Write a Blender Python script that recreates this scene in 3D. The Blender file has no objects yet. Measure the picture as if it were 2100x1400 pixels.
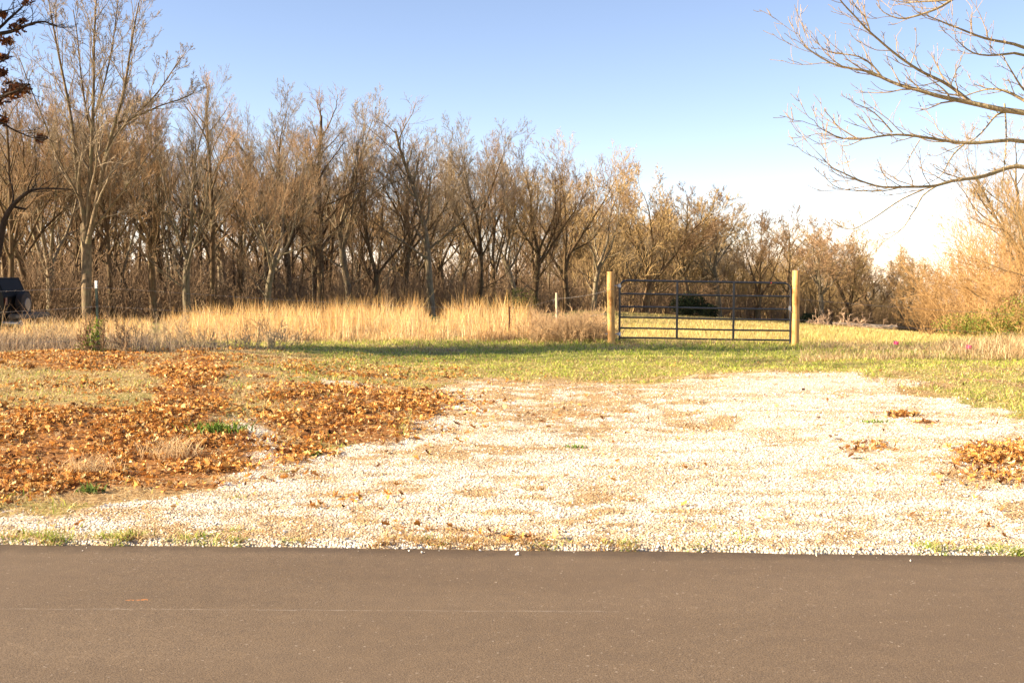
import bpy, math, random
import numpy as np
from mathutils import Vector, Matrix
random.seed(7); rr0 = random.Random(99); rng = np.random.default_rng(7)
R = math.radians
SC = bpy.context.scene; COL = SC.collection

# ------------------------------------------------------------------ camera
EYE = 1.6; F = 2333.0; PITCH = math.atan(149 / F)
cam = bpy.data.objects.new('camera', bpy.data.cameras.new('camera'))
cam.data.sensor_width = 36; cam.data.lens = F / 2100 * 36
cam.data.clip_end = 6000; cam.data.clip_start = 0.1
cam.location = (0, 0, EYE); cam.rotation_euler = (R(90) - PITCH, 0, 0)
COL.objects.link(cam); SC.camera = cam

# ------------------------------------------------------------------ sky + sun
SUN_EL = 24.0; SUN_AZ = Vector((-0.98, -0.17, 0)).normalized()      # horizontal direction towards the sun
world = bpy.data.worlds.new('World'); SC.world = world; world.use_nodes = True
wn = world.node_tree; wn.nodes.clear()
sky = wn.nodes.new('ShaderNodeTexSky'); sky.sky_type = 'NISHITA'; sky.sun_disc = False
sky.sun_elevation = R(SUN_EL); sky.sun_rotation = math.atan2(SUN_AZ.x, SUN_AZ.y)
sky.air_density = 1.0; sky.dust_density = 0.5; sky.ozone_density = 6.0; sky.altitude = 2500
bg = wn.nodes.new('ShaderNodeBackground'); bg.inputs['Strength'].default_value = 0.058
wo = wn.nodes.new('ShaderNodeOutputWorld')
wb = wn.nodes.new('ShaderNodeMix'); wb.data_type = 'RGBA'; wb.blend_type = 'MULTIPLY'; wb.inputs[0].default_value = 1.0
wb.inputs[7].default_value = (2.05, 1.33, 1.0, 1)          # the camera's daylight white balance
wn.links.new(sky.outputs[0], wb.inputs[6]); wn.links.new(wb.outputs[2], bg.inputs[0]); wn.links.new(bg.outputs[0], wo.inputs[0])
sun = bpy.data.objects.new('sun', bpy.data.lights.new('sun', 'SUN'))
sun.data.energy = 5.0; sun.data.angle = R(0.5); sun.data.color = (1.0, 0.83, 0.60)
d = Vector((SUN_AZ.x * math.cos(R(SUN_EL)), SUN_AZ.y * math.cos(R(SUN_EL)), math.sin(R(SUN_EL))))
sun.rotation_euler = d.to_track_quat('Z', 'Y').to_euler(); sun.location = d * 50
COL.objects.link(sun)
SC.view_settings.view_transform = 'Standard'; SC.view_settings.look = 'None'
SC.view_settings.exposure = 2.0; SC.view_settings.gamma = 1.0
SC.cycles.max_bounces = 5; SC.cycles.diffuse_bounces = 3; SC.cycles.transmission_bounces = 3
SC.cycles.use_adaptive_sampling = True

# ------------------------------------------------------------------ pixel <-> place
cp, sp = math.cos(PITCH), math.sin(PITCH)
def at(px, row, Y):                     # point on the photo's ray at ground distance Y
    a = (px - 1050) / F; b = (700 - row) / F
    dx, dy, dz = a, cp + b * sp, -sp + b * cp
    t = Y / dy
    return np.array([dx * t, Y, EYE + dz * t])
def proj(x, y, z):                      # place -> px,row  (numpy)
    zz = z - EYE
    dep = y * cp - zz * sp; up = y * sp + zz * cp
    dep = np.maximum(dep, 0.05)
    return 1050 + F * x / dep, 700 - F * up / dep

# ------------------------------------------------------------------ noise
_tab = rng.random((256, 256))
def vnoise(x, y, s=1.0, o=0):
    x = np.asarray(x) / s + 37.3 * o + 1000; y = np.asarray(y) / s + 91.7 * o + 1000
    xi = np.floor(x).astype(int); yi = np.floor(y).astype(int)
    fx = x - xi; fy = y - yi; fx = fx * fx * (3 - 2 * fx); fy = fy * fy * (3 - 2 * fy)
    a = _tab[xi % 256, yi % 256]; b = _tab[(xi + 1) % 256, yi % 256]
    c = _tab[xi % 256, (yi + 1) % 256]; e = _tab[(xi + 1) % 256, (yi + 1) % 256]
    return (a * (1 - fx) + b * fx) * (1 - fy) + (c * (1 - fx) + e * fx) * fy
def fbm(x, y, s=1.0, o=0, n=4):
    v = 0; a = 0.5; t = 0
    for i in range(n):
        v = v + a * vnoise(x, y, s / 2 ** i, o + i); t += a; a *= 0.55
    return v / t
def sst(a, b, x):
    t = np.clip((x - a) / (b - a), 0, 1); return t * t * (3 - 2 * t)

def edge_y(x):                          # far edge of the asphalt
    return 6.40 - 0.047 * x + 0.02 * np.sin(x * 1.7) + 0.12 * (fbm(x, x * 0, 0.9, 3) - .5) + 0.05 * (vnoise(x, x * 0, 0.12, 4) - .5)
def gz_base(x, y):
    x = np.asarray(x, float); y = np.asarray(y, float)
    z = -0.028 * np.maximum(y - 22, 0)
    k = sst(20, 50, y)
    z = z - k * (0.0008 * np.clip(x, 0, 90) ** 2 + 0.034 * np.clip(x - 7, 0, 90))
    z = np.where(y > 260, z + 0.0, z)
    return np.maximum(z, -140)
def gz(x, y):
    x = np.asarray(x, float); y = np.asarray(y, float)
    z = gz_base(x, y)
    n = sst(6.5, 12, y) * (1 - sst(60, 120, y))
    z = z + n * ((fbm(x, y, 2.6, 11) - .5) * 0.16 + (fbm(x, y, 0.5, 14, 3) - .5) * 0.05)
    z = z + (fbm(x, y, 0.16, 17, 2) - .5) * 0.012
    # slight bank on the left verge
    z = z + 0.16 * sst(-1.0, -5.0, x) * sst(8.5, 11.5, y) * (1 - sst(18, 24, y))
    e = edge_y(x)
    lip = sst(-0.02, 0.05, y - e)
    far = sst(-6.3, -6.5, y - e)
    on = np.maximum(lip, far)
    return z * on + 0.022 * on - 0.06 * (1 - on)

# zones, written as how densely each cover grows at a place
def ell(px, row, cx, cy, rx, ry, s=0.45):
    q = np.sqrt(((px - cx) / rx) ** 2 + ((row - cy) / ry) ** 2)
    return 1 - sst(1 - s, 1 + s, q)
GR_U = np.array([[-900, 1095], [-300, 1090], [0, 1078], [200, 1060], [330, 1030], [430, 1000], [500, 950], [560, 925], [640, 940], [700, 925], [830, 890], [870, 850], [885, 800], [960, 775], [1130, 782], [1300, 778], [1450, 772], [1540, 764], [1600, 770], [1750, 772], [1850, 800], [1950, 826], [2100, 858], [2400, 900], [3200, 980]], float)
def zones(x, y):
    z = gz_base(x, y); px, row = proj(x, y, z)
    wob = (fbm(x, y, 1.3, 21) - .5); wob2 = (fbm(x, y, 0.35, 25, 3) - .5)
    row_w = row + (wob * 50 + wob2 * 46) * np.clip((row - 600) / 400, .15, 1.2)
    px_w = px + (wob2 * 60 + (fbm(x, y, 1.0, 31) - .5) * 90)
    up = np.interp(px, GR_U[:, 0], GR_U[:, 1])
    gravel = sst(-7, 14, row_w - up)
    gravel = np.maximum(gravel, 0.8 * ell(px_w, row_w, 510, 905, 55, 22))
    gravel = np.maximum(gravel, 0.8 * ell(px_w, row_w, 690, 797, 90, 10))
    gravel = np.maximum(gravel, 0.6 * ell(px_w, row_w, 1790, 790, 110, 8))
    n = fbm(x, y, 0.8, 41); n2 = fbm(x, y, 0.22, 44, 3)
    L = ell(px_w, row_w, 150, 962, 395, 88, .42) * (1 - sst(1035, 1065, row_w - px * 0 + px * 0.13))
    L = np.maximum(L, ell(px_w, row_w, -250, 960, 400, 120, .3))
    L = np.maximum(L, ell(px_w, row_w, 390, 830, 75, 90))
    L = np.maximum(L, 0.62 * ell(px_w, row_w, 150, 762, 240, 16))
    L = np.maximum(L, ell(px_w, row_w, 730, 838, 175, 38, .6))
    L = np.maximum(L, ell(px_w, row_w, 690, 885, 140, 33, .6))
    L = np.maximum(L, 0.6 * ell(px_w, row_w, 620, 945, 70, 20))
    L = np.maximum(L, 0.38 * ell(px_w, row_w, 720, 770, 210, 14))
    L = np.maximum(L, 0.30 * ell(px_w, row_w, 500, 830, 520, 100) * sst(.45, .6, n))
    L = np.maximum(L, 1.0 * ell(px_w, row_w, 2065, 937, 95, 26, .6))
    L = np.maximum(L, 0.35 * ell(px_w, row_w, 2020, 990, 120, 18))
    L = np.maximum(L, 0.26 * ell(px_w, row_w, 1768, 908, 55, 15))
    L = np.maximum(L, 0.8 * ell(px_w, row_w, 1874, 857, 34, 9))
    L = np.maximum(L, 0.45 * ell(px_w, row_w, 1075, 1113, 80, 14))
    L = np.maximum(L, 0.45 * ell(px_w, row_w, 930, 1100, 120, 12))
    L = np.maximum(L, 0.35 * ell(px_w, row_w, 720, 1040, 90, 12))
    L = np.maximum(L, 0.22 * ell(px_w, row_w, 985, 835, 70, 16))
    L = np.maximum(L, 0.05 * ell(px_w, row_w, 1150, 855, 130, 22))
    L = np.maximum(L, 0.04 * ell(px_w, row_w, 1430, 860, 80, 22))
    L = np.maximum(L, 0.04 * ell(px_w, row_w, 1200, 1050, 120, 9))
    # dry thatch lying on the gravel, in soft drifts
    drift = sst(.44, .66, fbm(x * 0.75, y * 1.6, 0.75, 51)) * sst(.36, .6, n2)
    thatch = gravel * drift * (0.95 - 0.30 * sst(1200, 1700, px))
    thatch = np.maximum(thatch, 0.95 * ell(px_w, row_w, 1080, 825, 330, 60, .6) * sst(.36, .56, n2))
    thatch = np.maximum(thatch, 0.5 * gravel * sst(.46, .62, fbm(x * .55, y * 2.4, .5, 57)))
    thatch = np.maximum(thatch, 0.7 * ell(px_w, row_w, 900, 1105, 320, 22) * sst(.40, .55, n2))
    thatch = np.maximum(thatch, 0.6 * ell(px_w, row_w, 420, 1080, 420, 20) * sst(.40, .55, n2))
    for (cx, cy, rx_, ry_, k_) in ((1150, 855, 130, 26, 1), (1420, 868, 100, 24, .9), (1230, 1042, 110, 10, .9), (1120, 1066, 80, 12, .9), (1070, 1108, 110, 18, 1), (900, 1100, 120, 14, .9), (1300, 1125, 200, 10, .7),
        (700, 1045, 110, 16, .8), (560, 1065, 130, 14, .7), (1010, 790, 110, 16, .9), (1770, 908, 70, 18, .9), (2010, 985, 130, 22, .9), (1740, 1100, 60, 12, .8), (1480, 1075, 90, 8, .6), (2080, 1055, 60, 16, .8), (1690, 975, 50, 8, .6), (300, 1075, 220, 14, .8), (880, 940, 100, 12, .6), (1500, 985, 70, 8, .5)):
        thatch = np.maximum(thatch, k_ * ell(px_w, row_w, cx, cy, rx_, ry_, .5) * sst(.34, .50, n2))
    green = (1 - gravel) * sst(.30, .55, fbm(x, y, 1.1, 61)) * 1.0
    gb = ell(px, row_w, 1450, 742, 800, 24, .5)
    green = np.maximum(green * (1 - 0.75 * L), gb * (1 - gravel))
    green = np.maximum(green, .75 * ell(px, row_w, 130, 815, 330, 34, .4) * (1 - .6 * L))
    green = green * (1 - 0.5 * sst(-60, 30, 560 - px) * sst(700, 720, row))
    return dict(px=px, row=row, gravel=gravel, leaf=np.clip(L, 0, 1), thatch=np.clip(thatch, 0, 1), green=np.clip(green, 0, 1), n=n, n2=n2)

# ------------------------------------------------------------------ object helpers
def tag(o, label=None, cat=None, group=None, kind=None):
    if label: o['label'] = label
    if cat: o['category'] = cat
    if group: o['group'] = group
    if kind: o['kind'] = kind
    return o
def link(o, parent=None):
    COL.objects.link(o)
    if parent: o.parent = parent
    return o
def empty(name, loc=(0, 0, 0), rz=0):
    o = bpy.data.objects.new(name, None); o.empty_display_size = 0.2
    o.location = [float(v) for v in loc]; o.rotation_euler = (0, 0, rz); return link(o)
def raw_mesh(name, verts, faces, mat, cols=None, smooth=False):
    """verts (N,3), faces: one (M,k) array or a list of such arrays"""
    if not isinstance(faces, list): faces = [faces]
    me = bpy.data.meshes.new(name)
    verts = np.asarray(verts, np.float32)
    me.vertices.add(len(verts)); me.vertices.foreach_set('co', verts.ravel())
    idx = np.concatenate([np.asarray(f, np.int32).ravel() for f in faces])
    tot = np.concatenate([np.full(len(f), f.shape[1], np.int32) for f in faces])
    start = np.concatenate([[0], np.cumsum(tot)[:-1]]).astype(np.int32)
    me.loops.add(len(idx)); me.loops.foreach_set('vertex_index', idx)
    me.polygons.add(len(tot)); me.polygons.foreach_set('loop_start', start); me.polygons.foreach_set('loop_total', tot)
    me.polygons.foreach_set('use_smooth', np.full(len(tot), smooth, bool))
    if cols is not None:
        at_ = me.color_attributes.new('Col', 'FLOAT_COLOR', 'POINT')
        c4 = np.ones((len(verts), 4), np.float32); c4[:, :3] = cols
        at_.data.foreach_set('color', c4.ravel())
    me.update(calc_edges=True)
    me.materials.append(mat)
    return me
def mobj(name, me, parent=None): return link(bpy.data.objects.new(name, me), parent)

class MB:                               # small meshes put together from boxes, tubes, lathes
    def __init__(s): s.v = []; s.f = []
    def add(s, vs, fs):
        b = len(s.v); s.v += [tuple(map(float, v)) for v in vs]; s.f += [tuple(i + b for i in f) for f in fs]
    def box(s, c, d, rot=None, bev=0.0):
        hx, hy, hz = d[0] / 2, d[1] / 2, d[2] / 2; M = rot if rot is not None else Matrix.Identity(3)
        if bev <= 0:
            vs = [(sx * hx, sy * hy, sz * hz) for sx in (-1, 1) for sy in (-1, 1) for sz in (-1, 1)]
            fs = [(0, 1, 3, 2), (4, 6, 7, 5), (0, 4, 5, 1), (2, 3, 7, 6), (0, 2, 6, 4), (1, 5, 7, 3)]
            s.add([Vector(c) + M @ Vector(v) for v in vs], fs)
        else:
            import bmesh
            bm = bmesh.new(); bmesh.ops.create_cube(bm, size=1)
            for v in bm.verts: v.co = Vector((v.co.x * d[0], v.co.y * d[1], v.co.z * d[2]))
            bmesh.ops.bevel(bm, geom=bm.edges[:], offset=bev, segments=2, affect='EDGES')
            bm.verts.index_update()
            s.add([Vector(c) + M @ v.co for v in bm.verts], [tuple(v.index for v in f.verts) for f in bm.faces]); bm.free()
    def tube(s, pts, rad, n=10, cap=True):
        pts = [Vector(p) for p in pts]; m = len(pts)
        if not hasattr(rad, '__len__'): rad = [rad] * m
        up = None; rings = []
        for i, p in enumerate(pts):
            t = (pts[min(i + 1, m - 1)] - pts[max(i - 1, 0)]).normalized()
            if up is None:
                up = t.orthogonal().normalized()
            up = (up - t * up.dot(t)).normalized(); w = t.cross(up)
            rings.append([p + (up * math.cos(a) + w * math.sin(a)) * rad[i] for a in [2 * math.pi * k / n for k in range(n)]])
        vs = [v for r in rings for v in r]; fs = []
        for i in range(m - 1):
            for k in range(n):
                k2 = (k + 1) % n; fs.append((i * n + k, i * n + k2, (i + 1) * n + k2, (i + 1) * n + k))
        if cap: fs.append(tuple(range(n))[::-1]); fs.append(tuple((m - 1) * n + k for k in range(n)))
        s.add(vs, fs)
    def prism(s, outline, y0, y1, inset=0):     # outline in x,z extruded along y
        n = len(outline)
        vs = [(x, y0, z) for x, z in outline] + [(x, y1, z) for x, z in outline]
        fs = [tuple(range(n)), tuple(range(2 * n - 1, n - 1, -1))] + [(i, i + n, (i + 1) % n + n, (i + 1) % n) for i in range(n)]
        s.add(vs, fs)
    def build(s, name, mat, parent=None, smooth=False, loc=None):
        me = bpy.data.meshes.new(name); me.from_pydata(s.v, [], s.f); me.update()
        import bmesh
        bm = bmesh.new(); bm.from_mesh(me); bmesh.ops.recalc_face_normals(bm, faces=bm.faces[:]); bm.to_mesh(me); bm.free()
        if smooth:
            me.polygons.foreach_set('use_smooth', [True] * len(me.polygons))
            try: me.set_sharp_from_angle(angle=R(40))
            except Exception: pass
        me.materials.append(mat); o = mobj(name, me, parent)
        if loc is not None: o.location = [float(v) for v in loc]
        return o

# ------------------------------------------------------------------ materials
class NT:
    def __init__(s, name):
        s.m = bpy.data.materials.new(name); s.m.use_nodes = True; s.t = s.m.node_tree; s.t.nodes.clear()
        s.out = s.n('ShaderNodeOutputMaterial')
    def n(s, typ, **kw):
        o = s.t.nodes.new(typ)
        for k, v in kw.items():
            if k in ('op',): o.operation = v
            elif hasattr(o, k): setattr(o, k, v)
        return o
    def l(s, a, b): s.t.links.new(a, b)
    def val(s, node, key, v):
        if hasattr(v, 'is_output') or isinstance(v, bpy.types.NodeSocket): s.l(v, node.inputs[key])
        else: node.inputs[key].default_value = v
    def noise(s, vec, scale, detail=4, rough=.55):
        n = s.n('ShaderNodeTexNoise'); n.inputs['Scale'].default_value = scale; n.inputs['Detail'].default_value = detail
        n.inputs['Roughness'].default_value = rough; s.l(vec, n.inputs['Vector']); return n.outputs['Fac']
    def voro(s, vec, scale, out='Distance', feat='F1'):
        n = s.n('ShaderNodeTexVoronoi'); n.feature = feat; n.inputs['Scale'].default_value = scale; s.l(vec, n.inputs['Vector']); return n.outputs[out]
    def ramp(s, fac, stops):
        n = s.n('ShaderNodeValToRGB'); e = n.color_ramp.elements
        while len(e) < len(stops): e.new(.5)
        for k, (p, c) in enumerate(stops):
            e[k].position = p; e[k].color = (*(c if hasattr(c, '__len__') else (c, c, c)), 1)
        s.l(fac, n.inputs[0]); return n.outputs[0]
    def mix(s, fac, a, b, mode='MIX'):
        n = s.n('ShaderNodeMix'); n.data_type = 'RGBA'; n.blend_type = mode
        for key, v in ((0, fac), (6, a), (7, b)):
            if isinstance(v, bpy.types.NodeSocket): s.l(v, n.inputs[key])
            elif key == 0: n.inputs[0].default_value = v
            else: n.inputs[key].default_value = (*v, 1) if hasattr(v, '__len__') else (v, v, v, 1)
        return n.outputs[2]
    def math(s, op, a, b=0.0):
        n = s.n('ShaderNodeMath'); n.operation = op; s.val(n, 0, a); s.val(n, 1, b); return n.outputs[0]
    def map(s, vec, scale=(1, 1, 1)):
        n = s.n('ShaderNodeMapping'); n.inputs['Scale'].default_value = scale; s.l(vec, n.inputs['Vector']); return n.outputs[0]
    def bsdf(s, col, rough=.8, metal=0, bump=None, bstr=.3, bdist=.02, spec=.3):
        b = s.n('ShaderNodeBsdfPrincipled')
        if isinstance(col, bpy.types.NodeSocket): s.l(col, b.inputs['Base Color'])
        else: b.inputs['Base Color'].default_value = (*col, 1)
        s.val(b, 'Roughness', rough); b.inputs['Metallic'].default_value = metal
        b.inputs['Specular IOR Level'].default_value = spec
        if bump is not None:
            n = s.n('ShaderNodeBump'); n.inputs['Strength'].default_value = bstr; n.inputs['Distance'].default_value = bdist
            s.l(bump, n.inputs['Height']); s.l(n.outputs[0], b.inputs['Normal'])
        s.l(b.outputs[0], s.out.inputs[0]); return b
def tc(t, which='Object'): return t.n('ShaderNodeTexCoord').outputs[which]

def mat_plain(name, col, rough=.6, metal=0, var=.25, scale=8, spec=.4, bstr=.15):
    t = NT(name); v = tc(t); n = t.noise(v, scale, 5)
    c = t.mix(n, tuple(k * (1 - var) for k in col), tuple(min(1, k * (1 + var)) for k in col))
    t.bsdf(c, rough, metal, n, bstr, .004, spec); return t.m
def mat_vcol(name, trans=0.0, rough=.75):      # colour of every blade / leaf / stone stored on it
    t = NT(name); a = t.n('ShaderNodeAttribute'); a.attribute_name = 'Col'
    b = t.bsdf(a.outputs['Color'], rough, spec=.2)
    if trans > 0:
        tr = t.n('ShaderNodeBsdfTranslucent'); t.l(a.outputs['Color'], tr.inputs[0])
        m = t.n('ShaderNodeMixShader'); m.inputs[0].default_value = trans
        t.l(b.outputs[0], m.inputs[1]); t.l(tr.outputs[0], m.inputs[2]); t.l(m.outputs[0], t.out.inputs[0])
    return t.m
def mat_bark(name, dark, light, lichen=None, scale=3.0):
    t = NT(name); v = tc(t); vv = t.map(v, (1, 1, .22))
    n = t.noise(vv, scale * 4, 6, .65); oi = t.n('ShaderNodeObjectInfo').outputs['Random']
    c = t.mix(t.ramp(n, [(.3, 0.0), (.7, 1.0)]), dark, light)
    if lichen:
        g = t.noise(v, scale * .9, 4); c = t.mix(t.ramp(g, [(.5, 0.0), (.66, .7)]), c, lichen)
    k = t.math('MULTIPLY_ADD', oi, .5); t.t.nodes[-1].inputs[2].default_value = .75
    m = t.n('ShaderNodeVectorMath'); m.operation = 'SCALE'; t.l(c, m.inputs[0]); t.l(k, m.inputs['Scale'])
    t.bsdf(m.outputs[0], .9, 0, n, .6, .03, .15); return t.m

M = {}
M['bark'] = mat_bark('bark', (.030, .019, .010), (.19, .120, .062), (.14, .115, .06))
M['bark_pale'] = mat_bark('bark_pale', (.06, .045, .028), (.28, .215, .14), (.20, .18, .10))
M['twig'] = mat_bark('twig_bark', (.14, .086, .046), (.42, .265, .140))
M['twig_gold'] = mat_bark('twig_bark_golden', (.20, .130, .058), (.50, .35, .16))
M['twig_grey'] = mat_bark('twig_bark_grey', (.12, .092, .060), (.37, .285, .19))
M['scrub'] = mat_bark('thicket_bark', (.20, .115, .045), (.46, .285, .125))
M['thicket'] = mat_bark('undergrowth_bark', (.075, .048, .028), (.30, .20, .115))
M['bark_near'] = mat_bark('near_tree_bark', (.20, .145, .075), (.56, .43, .24), (.30, .27, .13), 9)
M['twig_near'] = mat_bark('near_twig_bark', (.19, .13, .07), (.42, .31, .175), None, 9)
M['bark_shaded'] = mat_bark('shaded_oak_bark', (.018, .013, .010), (.05, .036, .026), None, 8)  # shade from the oak's own leaves is put into this bark colour
M['leafcol'] = mat_vcol('dry_leaf', .22)
M['blade'] = mat_vcol('grass_blade', .35)
M['stone'] = mat_vcol('limestone', 0, .85)
M['stem'] = mat_vcol('dry_stem', .1)

def mat_ground():
    t = NT('ground_cover'); pos = t.n('ShaderNodeNewGeometry').outputs['Position']
    za = t.n('ShaderNodeAttribute'); za.attribute_name = 'Col'
    sep = t.n('ShaderNodeSeparateColor'); t.l(za.outputs['Color'], sep.inputs[0]); g, lf, th = sep.outputs
    zb = t.n('ShaderNodeAttribute'); zb.attribute_name = 'Zon'
    sep2 = t.n('ShaderNodeSeparateColor'); t.l(zb.outputs['Color'], sep2.inputs[0]); gr, fld, wd = sep2.outputs
    n1 = t.noise(pos, 3.0, 6); n2 = t.noise(pos, 24, 5, .65); n3 = t.noise(pos, 90, 4, .7)
    sv = t.voro(pos, 62); sc = t.voro(pos, 62, 'Color')
    # crushed limestone
    stone = t.mix(t.ramp(sc, [(.1, .2), (.8, 1.0)]), (.46, .38, .27), (.84, .78, .68))
    stone = t.mix(t.ramp(sv, [(.35, 0.0), (.75, .8)]), stone, (.30, .21, .13))
    stone = t.mix(t.ramp(n2, [(.52, 0.0), (.72, .55)]), stone, (.34, .23, .13))
    # soil with dead thatch / green turf / leaf litter / mown hay field / wood floor
    soil = t.mix(t.ramp(n2, [(.3, 0.0), (.7, 1.0)]), (.19, .12, .055), (.46, .32, .15))
    turf = t.mix(t.ramp(n2, [(.32, 0.0), (.68, 1.0)]), (.17, .17, .04), (.38, .36, .11))
    litter = t.mix(t.ramp(n3, [(.3, 0.0), (.7, 1.0)]), (.12, .045, .014), (.40, .19, .06))
    field = t.mix(t.ramp(n1, [(.3, 0.0), (.7, 1.0)]), (.36, .29, .09), (.54, .42, .16))
    field = t.mix(t.ramp(n2, [(.4, 0.0), (.75, .5)]), field, (.20, .15, .06))
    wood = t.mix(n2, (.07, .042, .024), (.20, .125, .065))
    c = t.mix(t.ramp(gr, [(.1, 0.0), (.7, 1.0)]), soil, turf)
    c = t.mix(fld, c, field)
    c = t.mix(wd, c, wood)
    gm = t.math('ADD', g, t.math('MULTIPLY', t.math('SUBTRACT', n2, .5), .9))
    c = t.mix(t.ramp(gm, [(.38, 0.0), (.6, 1.0)]), c, stone)
    tm = t.math('ADD', th, t.math('MULTIPLY', t.math('SUBTRACT', n3, .5), 1.2))
    c = t.mix(t.ramp(tm, [(.28, 0.0), (.75, .85)]), c, (.40, .265, .125))
    lm = t.math('ADD', lf, t.math('MULTIPLY', t.math('SUBTRACT', n2, .5), .8))
    c = t.mix(t.ramp(lm, [(.35, 0.0), (.6, 1.0)]), c, litter)
    h = t.math('ADD', t.math('MULTIPLY', sv, g), n2)
    t.bsdf(c, .95, 0, h, .7, .02, .1); return t.m
M['ground'] = mat_ground()

def mat_asphalt():
    t = NT('asphalt'); v = t.n('ShaderNodeNewGeometry').outputs['Position']
    n0 = t.noise(t.map(v, (.35, 1.6, 1)), .9, 4); n2 = t.noise(v, 140, 3, .7); n3 = t.noise(v, 9, 5, .6)
    n5 = t.noise(v, 420, 2, .7)
    sv = t.voro(v, 120, 'Color')
    base = t.mix(t.ramp(n0, [(.3, 0.0), (.7, 1.0)]), (.152, .105, .064), (.200, .142, .090))
    base = t.mix(t.ramp(n2, [(.38, .0), (.62, .95)]), base, (.080, .052, .030))
    base = t.mix(t.ramp(n5, [(.5, .0), (.75, .55)]), base, (.17, .135, .105))
    base = t.mix(t.ramp(n3, [(.35, 0.0), (.75, .25)]), base, (.055, .042, .033))
    base = t.mix(t.ramp(sv, [(.90, 0.0), (.98, .8)]), base, (.34, .28, .22))
    sx = t.n('ShaderNodeSeparateXYZ'); t.l(v, sx.inputs[0])
    # scuffed pale line along the lane, worn wheel paths
    yy = t.math('ADD', sx.outputs[1], t.math('MULTIPLY', sx.outputs[0], .012))
    dl = t.math('ABSOLUTE', t.math('SUBTRACT', yy, 5.245), 0)
    line = t.math('MULTIPLY', t.math('LESS_THAN', dl, t.math('MULTIPLY', n3, .018)), t.ramp(t.noise(t.map(v, (3, 40, 1)), 3, 5, .8), [(.50, 0.0), (.62, .7)]))
    line = t.math('MULTIPLY', line, t.math('LESS_THAN', sx.outputs[0], .5))
    base = t.mix(line, base, (.34, .29, .24))
    ox = t.math('ABSOLUTE', t.math('ADD', sx.outputs[0], 1.81), 0); oy = t.math('ABSOLUTE', t.math('SUBTRACT', sx.outputs[1], 5.42), 0)
    om = t.math('MULTIPLY', t.math('MULTIPLY', t.math('LESS_THAN', ox, .06), t.math('LESS_THAN', oy, .013)), t.ramp(t.noise(v, 55, 4, .8), [(.5, 0.0), (.62, .9)]))
    base = t.mix(om, base, (.75, .25, .04))
    ed = t.n('ShaderNodeAttribute'); ed.attribute_name = 'Col'
    em = t.math('MULTIPLY', t.math('SUBTRACT', ed.outputs['Fac'], 0.0), t.math('ADD', n3, .35))
    base = t.mix(t.ramp(em, [(.2, 0.0), (.9, .55)]), base, (.040, .026, .018))
    t.bsdf(base, .82, 0, t.math('ADD', n2, t.math('MULTIPLY', n5, .6)), .55, .006, .25); return t.m
M['asphalt'] = mat_asphalt()

# ------------------------------------------------------------------ ground sheet and road
def axis(lo, hi, step, ext_lo, ext_hi, grow=1.16):
    a = list(np.arange(lo, hi, step)); s = step; x = a[0]
    pre = []
    while x > ext_lo: s *= grow; x -= s; pre.append(x)
    s = step; x = a[-1]; post = []
    while x < ext_hi: s *= grow * (1 if s < 60 else 1.2); x += s; post.append(x)
    return np.array(pre[::-1] + a + post)
xs = axis(-11.5, 11.5, .065, -2500, 2500, 1.10)
ys = np.concatenate([axis(5.9, 7.0, .025, -800, 6.99, 1.25)[:-1], axis(7.0, 22, .065, 6.9, 3500, 1.035)])
ys = np.unique(ys)
X, Y = np.meshgrid(xs, ys)
Z = gz(X, Y)
zn = zones(X, Y)
V = np.stack([X, Y, Z], -1).reshape(-1, 3)
ny, nx = X.shape
I = np.arange(ny * nx).reshape(ny, nx)
Fq = np.stack([I[:-1, :-1], I[:-1, 1:], I[1:, 1:], I[1:, :-1]], -1).reshape(-1, 4)
me = raw_mesh('ground', V, Fq, M['ground'], np.stack([zn['gravel'], zn['leaf'], zn['thatch']], -1).reshape(-1, 3), True)
fieldm = sst(24.5, 27, Y) * sst(2.0, 3.4, X - 0 * Y) 
px_, row_ = zn['px'], zn['row']
# distance of the front of the wood for every viewing direction
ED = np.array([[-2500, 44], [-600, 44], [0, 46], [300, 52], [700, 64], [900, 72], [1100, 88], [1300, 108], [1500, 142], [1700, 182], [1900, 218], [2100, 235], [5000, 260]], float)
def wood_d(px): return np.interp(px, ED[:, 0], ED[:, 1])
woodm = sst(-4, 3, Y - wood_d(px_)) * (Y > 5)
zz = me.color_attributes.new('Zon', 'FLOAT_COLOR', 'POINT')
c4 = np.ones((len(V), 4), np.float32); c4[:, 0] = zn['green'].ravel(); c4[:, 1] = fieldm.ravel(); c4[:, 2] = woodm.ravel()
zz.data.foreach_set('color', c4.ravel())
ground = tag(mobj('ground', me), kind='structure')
# asphalt, a separate sheet whose edge dips under the ragged gravel
rx = np.concatenate([np.linspace(-160, -8, 40), np.linspace(-7.9, 7.9, 240), np.linspace(8, 160, 40)])
ry = np.concatenate([np.linspace(-6.45, -.6, 12), np.linspace(-.55, .10, 22)])
RX, RY = np.meshgrid(rx, ry); e0 = 6.40 - 0.047 * RX
RYY = e0 + RY; RZ = 0.0 - 0.015 * sst(-.05, .12, RY) + 0.004 * (vnoise(RX, RYY, 1.5, 7) - .5)
nI = np.arange(RX.size).reshape(RX.shape)
em = sst(-.28, -.02, RY + .12 * (vnoise(RX, RY, .5, 8) - .5))
road = tag(mobj('road', raw_mesh('road', np.stack([RX, RYY, RZ], -1).reshape(-1, 3),
    np.stack([nI[:-1, :-1], nI[:-1, 1:], nI[1:, 1:], nI[1:, :-1]], -1).reshape(-1, 4), M['asphalt'], np.repeat(em.reshape(-1, 1), 3, 1), True)), kind='structure')

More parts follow.
